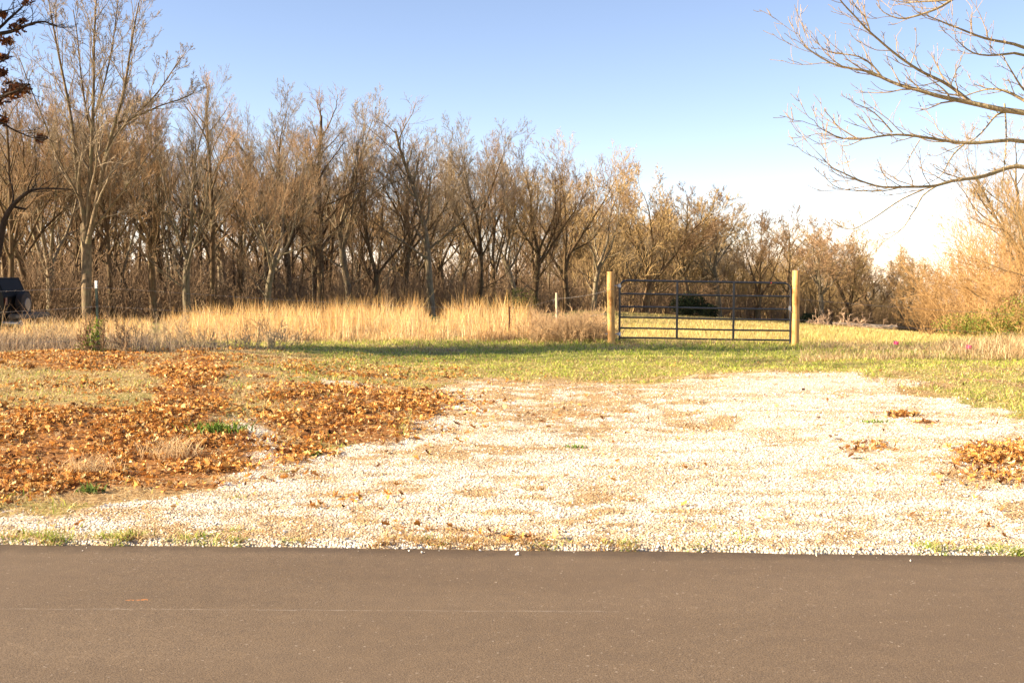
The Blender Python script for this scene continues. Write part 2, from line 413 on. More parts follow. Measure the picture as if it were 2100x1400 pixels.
# ------------------------------------------------------------------ scatter covers
def pick(n, x0, x1, y0, y1, dens, near=True):
    """random places kept with probability dens; more tries where the camera is close"""
    x = rng.uniform(x0, x1, n); y = rng.uniform(y0, y1, n)
    p = dens(x, y); k = (rng.random(n) < p) & (np.abs(x) < 0.50 * y + 1.5)
    return x[k], y[k]

def rotmats(n, tilt):
    a = rng.uniform(0, 2 * np.pi, n); b = rng.normal(0, tilt, n); c = rng.normal(0, tilt, n)
    ca, sa, cb, sb, cc, sc_ = np.cos(a), np.sin(a), np.cos(b), np.sin(b), np.cos(c), np.sin(c)
    Rz = np.zeros((n, 3, 3)); Rz[:, 0, 0] = ca; Rz[:, 0, 1] = -sa; Rz[:, 1, 0] = sa; Rz[:, 1, 1] = ca; Rz[:, 2, 2] = 1
    Rx = np.zeros((n, 3, 3)); Rx[:, 0, 0] = 1; Rx[:, 1, 1] = cb; Rx[:, 1, 2] = -sb; Rx[:, 2, 1] = sb; Rx[:, 2, 2] = cb
    Ry = np.zeros((n, 3, 3)); Ry[:, 1, 1] = 1; Ry[:, 0, 0] = cc; Ry[:, 0, 2] = sc_; Ry[:, 2, 0] = -sc_; Ry[:, 2, 2] = cc
    return Rz @ Rx @ Ry
MID = np.array([[0, 0], [.25, 0], [.5, 0], [.75, 0], [1, 0]], float) - [.5, 0]
TIP = np.array([[.18, .16], [.42, .27], [.66, .30], [.86, .16]]) - [.5, 0]
WA = np.array([[.28, .08], [.52, .09], [.76, .08]]) - [.5, 0]
def leaf_mesh(name, P, size, cols, tilt=.6, parent=None, mat=None):
    n = len(P); 
    base = np.concatenate([MID, TIP, TIP * [1, -1], WA, WA * [1, -1]])          # 5 + 4 + 4 + 3 + 3 = 19
    f = []
    for s, (T, W) in enumerate(((5, 13), (9, 16))):
        for i in range(4):
            a, b = i, i + 1
            tri = [a, b, T + i]
            f.append(tri if s == 0 else tri[::-1])
        for i in range(3):
            f.append([i + 1, W + i, T + i] if s == 0 else [T + i, W + i, i + 1])
            f.append([i + 1, T + i + 1, W + i] if s == 0 else [W + i, T + i + 1, i + 1])
    f = np.array(f)
    v = np.zeros((n, 19, 3)); v[:, :, 0] = base[:, 0]; v[:, :, 1] = base[:, 1]
    fold = rng.normal(.5, .55, (n, 1)); curl = rng.normal(.5, .7, (n, 1)); tw = rng.normal(0, .5, (n, 1))
    v[:, :, 2] = np.abs(base[:, 1]) * fold * 1.4 + (base[:, 0] ** 2) * curl + base[:, 0] * base[:, 1] * tw * 2 + rng.normal(0, .03, (n, 19))
    v[:, :, 1] *= np.sqrt(np.clip(1 - .35 * fold ** 2, .25, 1))
    v *= np.asarray(size).reshape(n, 1, 1)
    v = np.einsum('nij,nkj->nki', rotmats(n, tilt), v)
    v += P[:, None, :]
    F_ = (f[None] + (np.arange(n) * 19)[:, None, None]).reshape(-1, 3)
    C_ = np.repeat(cols[:, None, :], 19, 1).reshape(-1, 3)
    return mobj(name, raw_mesh(name, v.reshape(-1, 3), F_, mat or M['leafcol'], C_), parent)
def pal(n, cs, w=None, jit=.15):
    cs = np.array(cs); w = None if w is None else np.array(w) / sum(w)
    c = cs[rng.choice(len(cs), n, p=w)]
    return np.clip(c * (1 + rng.normal(0, jit, (n, 1))), .005, .95)
LEAFC = [(.58, .30, .075), (.66, .40, .14), (.36, .155, .040), (.50, .225, .05), (.74, .52, .25), (.15, .060, .022)]
def leaf_z(x, y, dens): return gz(x, y) + rng.random(len(x)) ** 1.5 * .030 * (.2 + dens) + .010
x, y = pick(620000, -10, 9.6, 6.5, 20.5, lambda x, y: np.clip(zones(x, y)['leaf'] ** 1.7 * (.06 + .95 * sst(.40, .66, fbm(x, y, .55, 71))) * 1.0 + .0018 + .03 * sst(.0, .25, zones(x, y)['leaf']), 0, 1))
zl = zones(x, y)['leaf']
P = np.stack([x, y, leaf_z(x, y, zl)], -1)
print('leaves', len(P))
o = leaf_mesh('fallen_leaves', P, rng.gamma(8, .0049, len(P)) + .012, pal(len(P), LEAFC, [3.5, 3, 3, 4, 2.4, 3.0], .28), .42)
tag(o, 'curled orange brown oak leaves drifted over the left verge and onto the gravel', 'fallen leaves', kind='stuff')

# limestone chips
def stones(n, fr):
    x, y = pick(n, -9, 10.5, 5.7, 20.0, lambda x, y: np.clip(zones(x, y)['gravel'] * (1.05 - .82 * zones(x, y)['thatch']) * (1 - .9 * zones(x, y)['leaf']), 0, 1) * np.clip(1.15 - (y - 6.4) / 9, .18, 1) * (y > edge_y(x) + .015) + .012 * (y < edge_y(x)) * np.exp((y - edge_y(x)) / .12))
    n = len(x); s = rng.gamma(4, .0017, n) * fr * (1 + .35 * sst(8, 16, y)) + .0025
    b = np.array([[1, 0, 0], [-1, 0, 0], [0, 1, 0], [0, -1, 0], [0, 0, 1], [0, 0, -1]], float)
    v = b[None] * rng.uniform(.5, 1.15, (n, 6, 1)) + rng.normal(0, .22, (n, 6, 3)); v[:, :, 2] *= .55
    v = np.einsum('nij,nkj->nki', rotmats(n, .5), v) * s[:, None, None] + np.stack([x, y, np.maximum(gz(x, y), .001) * (y < 7) + gz(x, y) * (y >= 7) + s * .25], -1)[:, None]
    f = np.array([[0, 2, 4], [2, 1, 4], [1, 3, 4], [3, 0, 4], [2, 0, 5], [1, 2, 5], [3, 1, 5], [0, 3, 5]])
    F_ = (f[None] + (np.arange(n) * 6)[:, None, None]).reshape(-1, 3)
    c = pal(n, [(.84, .79, .70), (.76, .68, .56), (.66, .52, .37), (.48, .35, .22), (.30, .24, .18)], [6, 4, 2.2, 1.2, .6], .08)
    return np.repeat(c[:, None], 6, 1).reshape(-1, 3), v.reshape(-1, 3), F_
c, v, f = stones(520000, .68); print('stones', len(v) // 6)
o = mobj('gravel_stones', raw_mesh('gravel_stones', v, f, M['stone'], c)); tag(o, 'white crushed limestone gravel covering the driveway apron', 'gravel', kind='stuff')

# blades
def blades(name, x, y, h, w, lean, c0, c1, parent=None, mat=None, nseg=2, z=None, curve=1.0):
    n = len(x); z = gz(x, y) - .01 if z is None else z
    a = rng.uniform(0, 2 * np.pi, n); wd = rng.uniform(0, np.pi, n)
    dx, dy = np.cos(a) * lean, np.sin(a) * lean; wx, wy = np.cos(wd) * w / 2, np.sin(wd) * w / 2
    k = nseg * 2 + 1; v = np.zeros((n, k, 3)); cc = np.zeros((n, k, 3))
    for i in range(nseg + 1):
        t = i / nseg; bx = x + dx * h * t ** (1 + curve); by = y + dy * h * t ** (1 + curve); bz = z + h * t * (1 - .25 * lean * t)
        col = c0 * (1 - t) + c1 * t
        if i < nseg:
            q = 1 - .45 * t
            v[:, 2 * i] = np.stack([bx - wx * q, by - wy * q, bz], -1); v[:, 2 * i + 1] = np.stack([bx + wx * q, by + wy * q, bz], -1)
            cc[:, 2 * i] = col; cc[:, 2 * i + 1] = col
        else: v[:, 2 * i] = np.stack([bx, by, bz], -1); cc[:, 2 * i] = col
    b = (np.arange(n) * k)[:, None]
    q = [np.array([[2 * i, 2 * i + 1, 2 * i + 3], [2 * i, 2 * i + 3, 2 * i + 2]]) for i in range(nseg - 1)]
    q.append(np.array([[2 * nseg - 2, 2 * nseg - 1, 2 * nseg]])); q = np.concatenate(q)
    F_ = (q[None] + b[:, :, None]).reshape(-1, 3)
    return mobj(name, raw_mesh(name, v.reshape(-1, 3), F_, mat or M['blade'], cc.reshape(-1, 3)), parent)

def g_dens(x, y):
    zq = zones(x, y); r = zq['row']
    g = (1 - zq['gravel']) * (.30 + .9 * zq['green']) * (1 - .75 * zq['leaf'])
    tuft = sst(.56, .66, fbm(x, y, .33, 81, 3)) * zq['gravel'] * .16 * sst(.4, .55, fbm(x, y, 1.7, 83))
    rim = 1.0 * sst(.45, .05, y - edge_y(x)) * sst(.42, .55, fbm(x, y * 0, .8, 86)) * (y > edge_y(x) + .02)
    return np.clip(g + tuft + rim, 0, 1)
x, y = pick(330000, -12.5, 14, 6.42, 26, g_dens)
zq = zones(x, y); n = len(x); print('grass', n)
gcol = pal(n, [(.38, .44, .065), (.29, .37, .05), (.50, .50, .11), (.60, .51, .18)], [4, 2.5, 3.5, 2.5])
dcol = pal(n, [(.55, .40, .20), (.46, .32, .15), (.62, .49, .27), (.36, .24, .12)], None)
lawn = ell(zq['px'], zq['row'], 1430, 745, 620, 26, .5)
isg = (rng.random(n) < np.clip(.10 + .42 * zq['green'] * ((zq['px'] > 450) | (zq['row'] > 775)) + .36 * lawn + .14 * (zq['green'] > .5) + .5 * (y < edge_y(x) + .5) * (fbm(x, y * 0, .5, 88) > .5), 0, .90))[:, None]
c1 = np.where(isg, gcol, dcol); c0 = c1 * .85
h = rng.uniform(.022, .070, n) * (.6 + .9 * sst(.35, .65, fbm(x, y, .28, 87, 3))) * (1 + .9 * sst(21, 25, y)) * np.where(zq['gravel'] > .5, .8, 1)
o = blades('grass', x, y, h, rng.uniform(.005, .010, n) * (1 + y / 25), rng.uniform(.2, 1.3, n), c0, c1)
tag(o, 'short patchy green and straw coloured grass between the gravel and the fence', 'grass', kind='stuff')

# dry straw lying flat on the gravel
def th_d(x, y):
    q = zones(x, y); return np.clip(q['thatch'] * .9 + .02 + .8 * (1 - q['gravel']) * (1 - .5 * q['leaf']), 0, 1)
x, y = pick(420000, -9, 10.5, 6.42, 20, th_d); n = len(x)
c = pal(n, [(.52, .34, .15), (.64, .46, .25), (.36, .20, .08), (.70, .58, .38), (.20, .11, .05)], [3, 3, 3, 2, 2], .25)
o = blades('dry_straw', x, y, rng.uniform(.012, .034, n), rng.uniform(.004, .008, n), rng.uniform(1.2, 3.4, n), c, c, curve=0.3, z=gz(x, y) + .006)
tag(o, 'flattened dead straw lying in drifts across the pale gravel', 'dead grass', kind='stuff')

# tufts along the asphalt edge and among the stones
TX = []; TY = []; TH_ = []; TC = []
def tuft(x0, y0, r_, n, h_, green):
    TX.append(rng.normal(x0, r_, n)); TY.append(np.maximum(rng.normal(y0, r_ * .5, n), edge_y(np.array([x0]))[0] + .01)); TH_.append(rng.uniform(.35, 1.1, n) * h_)
    cs = [(.36, .44, .07), (.26, .36, .05), (.50, .50, .14), (.60, .48, .24)] if green else [(.62, .42, .18), (.52, .32, .12), (.70, .54, .28), (.36, .20, .08)]
    TC.append(pal(n, cs, None, .2))
for (p0, p1, k, gch, hh_) in ((-20, 260, 26, .75, .07), (330, 470, 12, .7, .06), (520, 700, 8, .4, .04), (740, 1330, 52, .08, .06), (1380, 1850, 16, .25, .035), (1900, 2110, 22, .9, .055)):
    for i in range(k):
        x0 = (rr0.uniform(p0, p1) - 1050) / F * 6.45; tuft(x0, float(edge_y(np.array([x0]))[0]) + abs(rr0.gauss(.02, .11)), .045, rr0.randint(25, 60), hh_ * rr0.uniform(.5, 1.2), rr0.random() < gch)
for i in range(130):
    x0 = rr0.uniform(-6, 9); y0 = rr0.uniform(6.8, 17.5)
    if zones(np.array([x0]), np.array([y0]))['gravel'][0] > .7: tuft(x0, y0, .04 * rr0.uniform(.6, 1.6), rr0.randint(15, 45), .045 * rr0.uniform(.5, 1.2), rr0.random() < .65)
x, y, h, c = (np.concatenate(q) for q in (TX, TY, TH_, TC)); n = len(x)
tag(blades('grass_tufts', x, y, h, rng.uniform(.004, .008, n), rng.uniform(.3, 1.5, n), c * .85, c, nseg=3), 'small ragged green and straw tufts along the asphalt edge and through the gravel', 'grass tufts', kind='stuff')

# field grass beyond the gate
def sparse(n, x0, x1, y0, y1): return rng.uniform(x0, x1, n), rng.uniform(y0, y1, n)
u = rng.uniform(.05, .52, 60000); y = 25 + (rng.random(60000) ** 1.6) * 75; x = u * y
n = len(x); c = pal(n, [(.54, .43, .15), (.62, .50, .22), (.40, .35, .09), (.56, .40, .17)], None)
o = blades('field_grass', x, y, rng.uniform(.05, .12, n) * (1 + y / 60), rng.uniform(.006, .012, n) * (y / 22), rng.uniform(.2, .8, n), c * .8, c)
tag(o, 'short yellow green grass of the open field beyond the metal gate', 'field grass', kind='stuff')

# golden broom sedge bank
TOPP = np.array([[-300, .45], [0, .42], [60, .38], [320, .46], [420, .68], [600, .76], [860, .80], [890, .26], [915, .72], [960, .78], [1080, .74], [1130, .55], [1230, .52], [1262, .10]], float)
n = 90000
pxr = rng.uniform(-260, 1262, n); y = 25.6 + rng.random(n) ** 1.5 * 17
x = (pxr - 1050) / F * y
cl = fbm(x, y, .55, 91, 3); k = rng.random(n) < (.08 + .95 * sst(.40, .62, cl)); x, y, pxr, cl = x[k], y[k], pxr[k], cl[k]; n = len(x)
y += np.where(pxr < 330, -1.0, 0) + .8 * (fbm(x, y, 1.8, 95) - .5)
hh = np.interp(pxr, TOPP[:, 0], TOPP[:, 1])
front = sst(25.2, 27.2, y)
h = hh * (.30 + .70 * front) * rng.uniform(.45, 1.12, n) * (.50 + .95 * sst(.36, .70, fbm(x, y, .6, 97))) * (.75 + .5 * vnoise(x, y, 2.4, 98))
brown = ((pxr > 1085) & (rng.random(n) < .65)) | (rng.random(n) < .22 * (1 - front) + .06)
tipc = pal(n, [(.74, .43, .12), (.68, .35, .08), (.80, .55, .22), (.56, .38, .18)], [4, 3, 3, 2], .24)
basc = pal(n, [(.70, .56, .36), (.56, .42, .27), (.76, .64, .44), (.40, .28, .17)], None, .2)
bc = pal(n, [(.40, .25, .14), (.32, .20, .12), (.48, .32, .19)], None)
c0 = np.where(brown[:, None], bc, basc); c1 = np.where(brown[:, None], bc * 1.1, tipc)
o = blades('tall_grass', x, y, h, rng.uniform(.006, .014, n), np.abs(rng.normal(0, .30, n)) + .02, c0, c1, nseg=3)
tag(o, 'tall golden broom sedge standing in a band before the wood', 'tall grass', kind='stuff')
print('sedge', n)

# ------------------------------------------------------------------ branching plants
def perp(d):
    return d.orthogonal().normalized()
class Wood:
    def __init__(s): s.t = {}
    def add(s, key, pts, rad, sides): s.t.setdefault((key, len(pts), sides), []).append((pts, rad))
    def mesh(s, key, name, mat):
        V = []; Fs = []; b = 0
        for (k, n, sd), L in s.t.items():
            if k != key: continue
            P = np.array([[tuple(p) for p in a[0]] for a in L], float); Rr = np.array([a[1] for a in L], float)
            T = np.empty_like(P); T[:, 1:-1] = P[:, 2:] - P[:, :-2]; T[:, 0] = P[:, 1] - P[:, 0]; T[:, -1] = P[:, -1] - P[:, -2]
            T /= np.linalg.norm(T, axis=2, keepdims=True) + 1e-9
            ref = np.zeros_like(T); ref[..., 0] = .31; ref[..., 1] = .87; ref[..., 2] = .38
            av = T.mean(1, keepdims=True); bad = np.abs((av * ref[:, :1]).sum(2)) > .93 * np.linalg.norm(av, axis=2)
            ref[np.repeat(bad, n, 1)] = (.9, -.2, -.3)
            A = np.cross(T, ref); A /= np.linalg.norm(A, axis=2, keepdims=True) + 1e-9; B = np.cross(T, A)
            m = len(L); ang = np.arange(sd) * 2 * np.pi / sd
            ring = P[:, :, None] + Rr[:, :, None, None] * (A[:, :, None] * np.cos(ang)[:, None] + B[:, :, None] * np.sin(ang)[:, None])
            V.append(ring.reshape(-1, 3))
            i = np.arange(n - 1)[:, None] * sd; kk = np.arange(sd)[None]; k2 = (kk + 1) % sd
            q = np.stack([i + kk, i + k2, i + sd + k2, i + sd + kk], -1).reshape(-1, 4)
            Fs.append((q[None] + (np.arange(m) * n * sd)[:, None, None] + b).reshape(-1, 4)); b += m * n * sd
        if not V: return None
        return raw_mesh(name, np.concatenate(V), np.concatenate(Fs), mat, None, True)

def polyline(p, d, L, n, wig, up, rnd):
    pts = [p.copy()]; s = L / n
    for i in range(n):
        d = (d + Vector((rnd.gauss(0, wig), rnd.gauss(0, wig), rnd.gauss(0, wig) + up))).normalized()
        p = p + d * s; pts.append(p.copy())
    return pts, d
def grow(W, p, d, L, r, lev, spec, rnd, maxlev, key=None):
    """spec[lev] = (segments, wiggle, upward pull, children, spread angle, length ratio)"""
    n, wig, up, nc, ang, lr = spec[lev]
    pts, dend = polyline(p, d, L, n, wig, up, rnd)
    tipr = spec['tip'] if lev >= maxlev else max(spec['tip'], r * .28)
    rad = [r + (tipr - r) * (i / n) ** .9 for i in range(n + 1)]
    W.add(key or ('trunk' if lev <= 1 else 'crown'), pts, rad, 7 if lev == 0 else 5 if lev == 1 else 3)
    if lev < maxlev: sprout(W, pts, rad, L, lev, spec, rnd, maxlev, nc, ang, lr, key)
def sprout(W, pts, rad, L, lev, spec, rnd, maxlev, nc, ang, lr, key=None, t0=None):
    n = len(pts) - 1; az = rnd.uniform(0, 6.28)
    t0 = (.28 if lev else .3) if t0 is None else t0
    for c in range(nc):
        t = t0 + (1 - t0) * (c + rnd.uniform(.1, .9)) / nc; t = min(t, .995)
        i = min(int(t * n), n - 1); f = t * n - i
        q = pts[i].lerp(pts[i + 1], f); tg = (pts[i + 1] - pts[i]).normalized()
        az += 2.4 + rnd.uniform(-.5, .5)
        a = perp(tg); a.rotate(Matrix.Rotation(az, 3, tg)); th = R(ang) * rnd.uniform(.6, 1.25) * (1.12 - .45 * t)
        dd = (tg * math.cos(th) + a * math.sin(th)).normalized()
        if lev >= 1 and dd.z < -.15: dd.z *= .3; dd.normalize()
        ll = L * lr * rnd.uniform(.55, 1.2) * (1.18 - .62 * t if lev == 0 else 1.08 - .34 * t)
        rr = (rad[i] * (1 - f) + rad[i + 1] * f) * (.62 if lev == 0 else .55) * rnd.uniform(.75, 1.05)
        grow(W, q, dd, ll, max(rr, spec['tip'] * 1.15), lev + 1, spec, rnd, maxlev, key)

# ---- shared tree meshes for the wood (each 14 m tall at scale 1)
H0 = 14.0
SPEC_A = {0: (9, .045, .03, 12, 42, .42), 1: (7, .10, .085, 9, 40, .40), 2: (5, .13, .06, 6, 40, .46), 3: (4, .15, .05, 4, 38, .55), 4: (3, .16, .05, 0, 0, 0), 'tip': .0065}
SPEC_B = {0: (9, .03, .03, 16, 30, .34), 1: (6, .07, .14, 8, 34, .40), 2: (5, .11, .09, 6, 36, .46), 3: (4, .13, .06, 4, 36, .55), 4: (3, .16, .05, 0, 0, 0), 'tip': .006}
def decurrent(W, rnd, h1, k, th0, th1, L0, L1, r, lean=0.06, low=3, tip=.006):
    """short bole, then k rising leaders that carry the crown"""
    pts, dd = polyline(Vector((0, 0, -.3)), Vector((lean * rnd.choice((-1, 1)) * rnd.uniform(.4, 1), rnd.uniform(-.04, .04), 1)).normalized(), h1, 5, .06, .02, rnd)
    rad = [r * 1.15, r, r * .93, r * .87, r * .82, r * .76]
    W.add('trunk', pts, rad, 8); az = rnd.uniform(0, 6.28)
    sp = {0: (9, .07, .05, 8, 42, .42), 1: (8, .085, .07, 8, 38, .46), 2: (6, .10, .06, 5, 36, .50), 3: (4, .11, .05, 4, 34, .60), 4: (3, .10, .03, 0, 0, 0), 'tip': tip}
    for i in range(k):
        az += 6.28 / k + rnd.uniform(-.4, .4); th = R(rnd.uniform(th0, th1) * (.35 if i == 0 else 1))
        d2 = Vector((math.cos(az) * math.sin(th), math.sin(az) * math.sin(th), math.cos(th)))
        L = rnd.uniform(L0, L1); st = pts[-1] if i < 3 else pts[-2]
        p2, _ = polyline(st, d2, L, 10, .095, .045, rnd); rl = r * (.62 if i == 0 else rnd.uniform(.36, .52))
        ra = [rl + (.012 - rl) * (j / 10) ** .75 for j in range(11)]
        W.add('trunk', p2, ra, 6); sprout(W, p2, ra, L, 0, sp, rnd, 4, rnd.choice((10, 11, 12)), 40, .44, t0=.16)
    for i in range(low):                 # thin side limbs low on the bole
        a = rnd.uniform(0, 6.28); th = R(rnd.uniform(45, 75)); q = pts[rnd.choice((2, 3, 4))]
        grow(W, q, Vector((math.cos(a) * math.sin(th), math.sin(a) * math.sin(th), math.cos(th))), rnd.uniform(2.5, 5), r * .22, 1, sp, rnd, 3)
def proto(seed, kind, tip):
    rnd = random.Random(seed); W = Wood()
    if kind == 'fork': decurrent(W, rnd, rnd.uniform(3.0, 4.5), rnd.choice((4, 5)), 17, 42, 8.5, 10.5, .30, .05, 3, tip)
    elif kind == 'oak': decurrent(W, rnd, rnd.uniform(5.0, 7.0), rnd.choice((5, 6)), 20, 48, 6.8, 8.8, .27, .06, 4, tip)
    elif kind == 'curved': decurrent(W, rnd, rnd.uniform(4.5, 5.5), 5, 18, 46, 7.5, 9.5, .24, .24, 4, tip)
    elif kind == 'upright':
        s = {0: (11, .04, .02, 17, 46, .34), 1: (7, .10, .07, 9, 42, .44), 2: (5, .13, .06, 7, 40, .50), 3: (4, .15, .05, 4, 40, .55), 'tip': tip}
        grow(W, Vector((0, 0, -.3)), Vector((rnd.uniform(-.07, .07), rnd.uniform(-.05, .05), 1)).normalized(), 13.6, .22, 0, s, rnd, 3)
    else:
        s = {0: (10, .09, .03, 10, 46, .30), 1: (6, .15, .06, 6, 44, .46), 2: (4, .16, .05, 4, 42, .52), 3: (3, .15, .05, 0, 0, 0), 'tip': tip}
        grow(W, Vector((0, 0, -.3)), Vector((rnd.uniform(-.15, .15), rnd.uniform(-.1, .1), 1)).normalized(), 12.5, .12, 0, s, rnd, 3)
    top = max(max(p.z for p in a[0]) for L in W.t.values() for a in L)
    return W, top
PROTO = {}
def get_proto(kind, seed, tw='twig', bk='bark', tip=.0065):
    k0 = (kind, seed, tip)
    if k0 not in PROTO:
        W, top = proto(seed, kind, tip)
        PROTO[k0] = (W.mesh('trunk', 'tree_trunk', M['bark']), W.mesh('crown', 'tree_crown', M['twig']), top)
    k = k0 + (tw, bk)
    if k not in PROTO:
        a, b, top = PROTO[k0]; a = a.copy(); b = b.copy(); a.materials[0] = M[bk]; b.materials[0] = M[tw]; PROTO[k] = (a, b, top)
    return PROTO[k]
def place_tree(px, Y, top_row, kind, seed, label, group=None, tw='twig', bk='bark', name='bare_tree', rz=None, fat=1.0, base=None):
    tm, cm, top = get_proto(kind, seed, tw, bk, .0055 if Y < 62 else .0065 if Y < 100 else .011)
    x = (px - 1050) / F * Y * 1.0; z = float(gz_base(x, Y))
    H = at(px, top_row - 16 * float(sst(1350, 1500, px)), Y)[2] - z; s = H / top
    e = empty(name, (x, Y, z), random.uniform(0, 6.28) if rz is None else rz)
    e.scale = (s * fat, s * fat, s)
    mobj('trunk', tm, e); mobj('crown', cm, e)
    return tag(e, label, 'tree', group)

FRONT = 'trees along the front of the wood'
ft = [  # px, distance, top row, kind, seed, fat, label
 (22, 45, 150, 'upright', 1, .8, 'slim bare tree at the far left, just right of the black vehicle'),
 (62, 49, 120, 'curved', 2, .8, 'bare leaning tree rising behind the vehicle bumper at far left'),
 (105, 50, 150, 'fork', 3, .8, 'bare multi-stemmed tree left of the big forked tree'),
 (232, 50, 190, 'upright', 4, .9, 'dark-trunked bare tree immediately right of the big forked tree'),
 (312, 50, 160, 'oak', 5, .75, 'bare tree with crooked pale limbs between the big forked tree and the twin-stemmed tree'),
 (385, 49, 130, 'fork', 6, .7, 'pale slender twin-stemmed tree rising over the first golden grass plumes'),
 (440, 56, 145, 'upright', 7, .8, 'thin bare tree just right of the pale twin-stemmed tree'),
 (497, 60, 200, 'oak', 8, .8, 'dark reddish bare tree left of the low V-shaped tree'),
 (542, 56, 240, 'curved', 9, .9, 'bare tree leaning right with low sweeping branches above the golden grass'),
 (590, 66, 165, 'oak', 10, .8, 'reddish dense-crowned bare tree behind the right-leaning tree'),
 (655, 68, 160, 'upright', 11, 1.1, 'tall dark straight tree whose round crown ends the left half of the wood'),
 (722, 70, 175, 'oak', 12, .75, 'tall bare tree with open crown standing left of the low gap in the treetops'),
 (765, 70, 265, 'fork', 3, .7, 'shorter bare tree in the low gap of the treetops'),
 (828, 74, 232, 'oak', 5, .75, 'bare tree with narrow rising limbs left of the tall straight centre tree'),
 (885, 70, 182, 'upright', 4, 1.15, 'tall straight centre tree with pointed twin-tipped crown and thick dark trunk'),
 (975, 78, 228, 'oak', 10, .8, 'bare tree whose round crown steps down right of the tall centre tree'),
 (1012, 84, 262, 'fork', 6, .75, 'bare forked tree second to the right of the tall centre tree'),
 (1058, 86, 262, 'curved', 2, .8, 'bare tree with bent trunk left of the short wooden fence post'),
 (1098, 88, 258, 'oak', 8, .85, 'broad bare tree with pale upper limbs directly above the short wooden fence post'),
 (1160, 94, 268, 'fork', 13, .85, 'wide spreading golden-twigged tree just left of the left gate post'),
 (1215, 98, 300, 'curved', 9, .85, 'bare tree leaning right directly above the left gate post'),
 (1320, 106, 335, 'fork', 14, .95, 'vase-shaped bare tree standing clear above the left part of the gate'),
 (1415, 118, 380, 'oak', 12, .95, 'round-crowned bare tree above the middle stay bars of the gate'),
 (1475, 132, 402, 'oak', 5, .9, 'dense bare tree above the right half of the gate'),
 (1552, 150, 428, 'fork', 3, .85, 'pale lone crown poking above its neighbours left of the right gate post'),
 (1612, 166, 468, 'upright', 7, 1.2, 'low bare tree right behind the right gate post'),
 (1680, 176, 456, 'oak', 10, 1.1, 'broad bare tree just right of the right gate post'),
 (1735, 188, 468, 'fork', 14, 1.1, 'round bare tree above the fallen log'),
 (1792, 198, 506, 'oak', 8, 1.15, 'bare tree above the brush heap at the edge of the field'),
 (1850, 210, 520, 'fork', 6, 1.15, 'small distant bare tree above the left pink flag'),
 (1905, 222, 538, 'oak', 12, 1.2, 'most distant low bare tree beside the golden thicket'),
]
for k, (px, D, tr, kind, seed, fat, lab) in enumerate(ft):
    gold = px > 1040; place_tree(px, D, tr, kind, seed, lab, FRONT, ('twig_gold' if gold else 'twig_grey') if k % 2 else 'twig', 'bark_pale' if k % 3 == 2 else 'bark', fat=fat * (1.4 if px > 1280 else 1.2))

TOPR = np.array([[-400, 60], [0, 130], [150, 110], [330, 130], [400, 170], [520, 215], [620, 190], [740, 220], [780, 260], [900, 235], [1000, 260], [1100, 285], [1200, 325], [1260, 370], [1350, 370], [1430, 400], [1500, 450], [1600, 470], [1700, 480], [1800, 520], [1900, 548], [2000, 560], [2400, 560]], float)
kinds = [('oak', 5), ('upright', 7), ('pole', 20), ('oak', 8), ('curved', 9), ('pole', 21), ('upright', 4), ('fork', 6), ('pole', 22), ('oak', 10)]
rr = random.Random(5); cnt = 0
def wood_row(px0, px1, step, off, drop, lab, grp, ks, tw='twig'):
    global cnt
    px = px0
    while px < px1:
        p = px + rr.uniform(-.35, .35) * step
        D = float(wood_d(p)) * (1 + off * .012) + off * rr.uniform(.6, 1.3)
        tr = float(np.interp(p, TOPR[:, 0], TOPR[:, 1])) + drop + rr.uniform(-8, 45)
        kd, sd = ks[rr.randrange(len(ks))]
        g = rr.choice(('twig_gold', 'twig_gold', 'twig', 'twig_grey') if p > 1150 else ('twig', 'twig', 'twig_grey', 'twig_gold'))
        place_tree(p, D, tr, kd, sd, lab, grp, g, 'bark' if rr.random() < .7 else 'bark_pale', fat=rr.uniform(.8, 1.1) * (1 + .5 * float(sst(1150, 1400, p)))); cnt += 1
        px += step * (1 if p < 1300 else .72)
wood_row(-60, 1960, 44, 7, 45, 'leafless tree standing inside the wood just behind the front row', 'trees inside the wood behind the front row', kinds)
wood_row(-40, 1960, 43, 18, 95, 'leafless tree deep in the wood, seen between nearer trunks', 'trees deep in the wood', kinds)
wood_row(-70, 1960, 46, 34, 140, 'leafless tree at the back of the wood, only a brown haze of twigs', 'trees at the back of the wood', kinds)
wood_row(-30, 1900, 39, 3, 160, 'thin bare sapling among the trunks at the edge of the wood', 'saplings at the edge of the wood', [('pole', 20), ('pole', 21), ('pole', 22)])
print('wood trees', cnt + len(ft))

# brushy undergrowth along and inside the wood
def brush(name, places, H, r0, mat, seed, nb=6, spread=26, tip=.005, lev=2):
    rnd = random.Random(seed); W = Wood()
    s = {0: (4, .12, .05, 5, 35, .5), 1: (3, .15, .06, 4, 38, .5), 2: (2, .16, .05, 0, 0, 0), 'tip': tip}
    for (x, y, z, k) in places:
        for i in range(nb):
            a = rnd.uniform(0, 6.28); th = R(rnd.uniform(2, spread)); h = H * k * rnd.uniform(.5, 1.1)
            grow(W, Vector((x + rnd.gauss(0, .12), y + rnd.gauss(0, .12), z - .05)), Vector((math.cos(a) * math.sin(th), math.sin(a) * math.sin(th), math.cos(th))), h, r0 * k, 0, s, rnd, lev, 'b')
    return W.mesh('b', name, mat)
pl = []
for i in range(900):
    p = rr.uniform(-80, 1960); D = float(wood_d(p)); yy = D + rr.uniform(-1.5, 16); xx = (p - 1050) / F * yy
    pl.append((xx, yy, float(gz_base(xx, yy)), rr.uniform(.5, 1.5) * (1 + max(0, D - 80) / 120)))
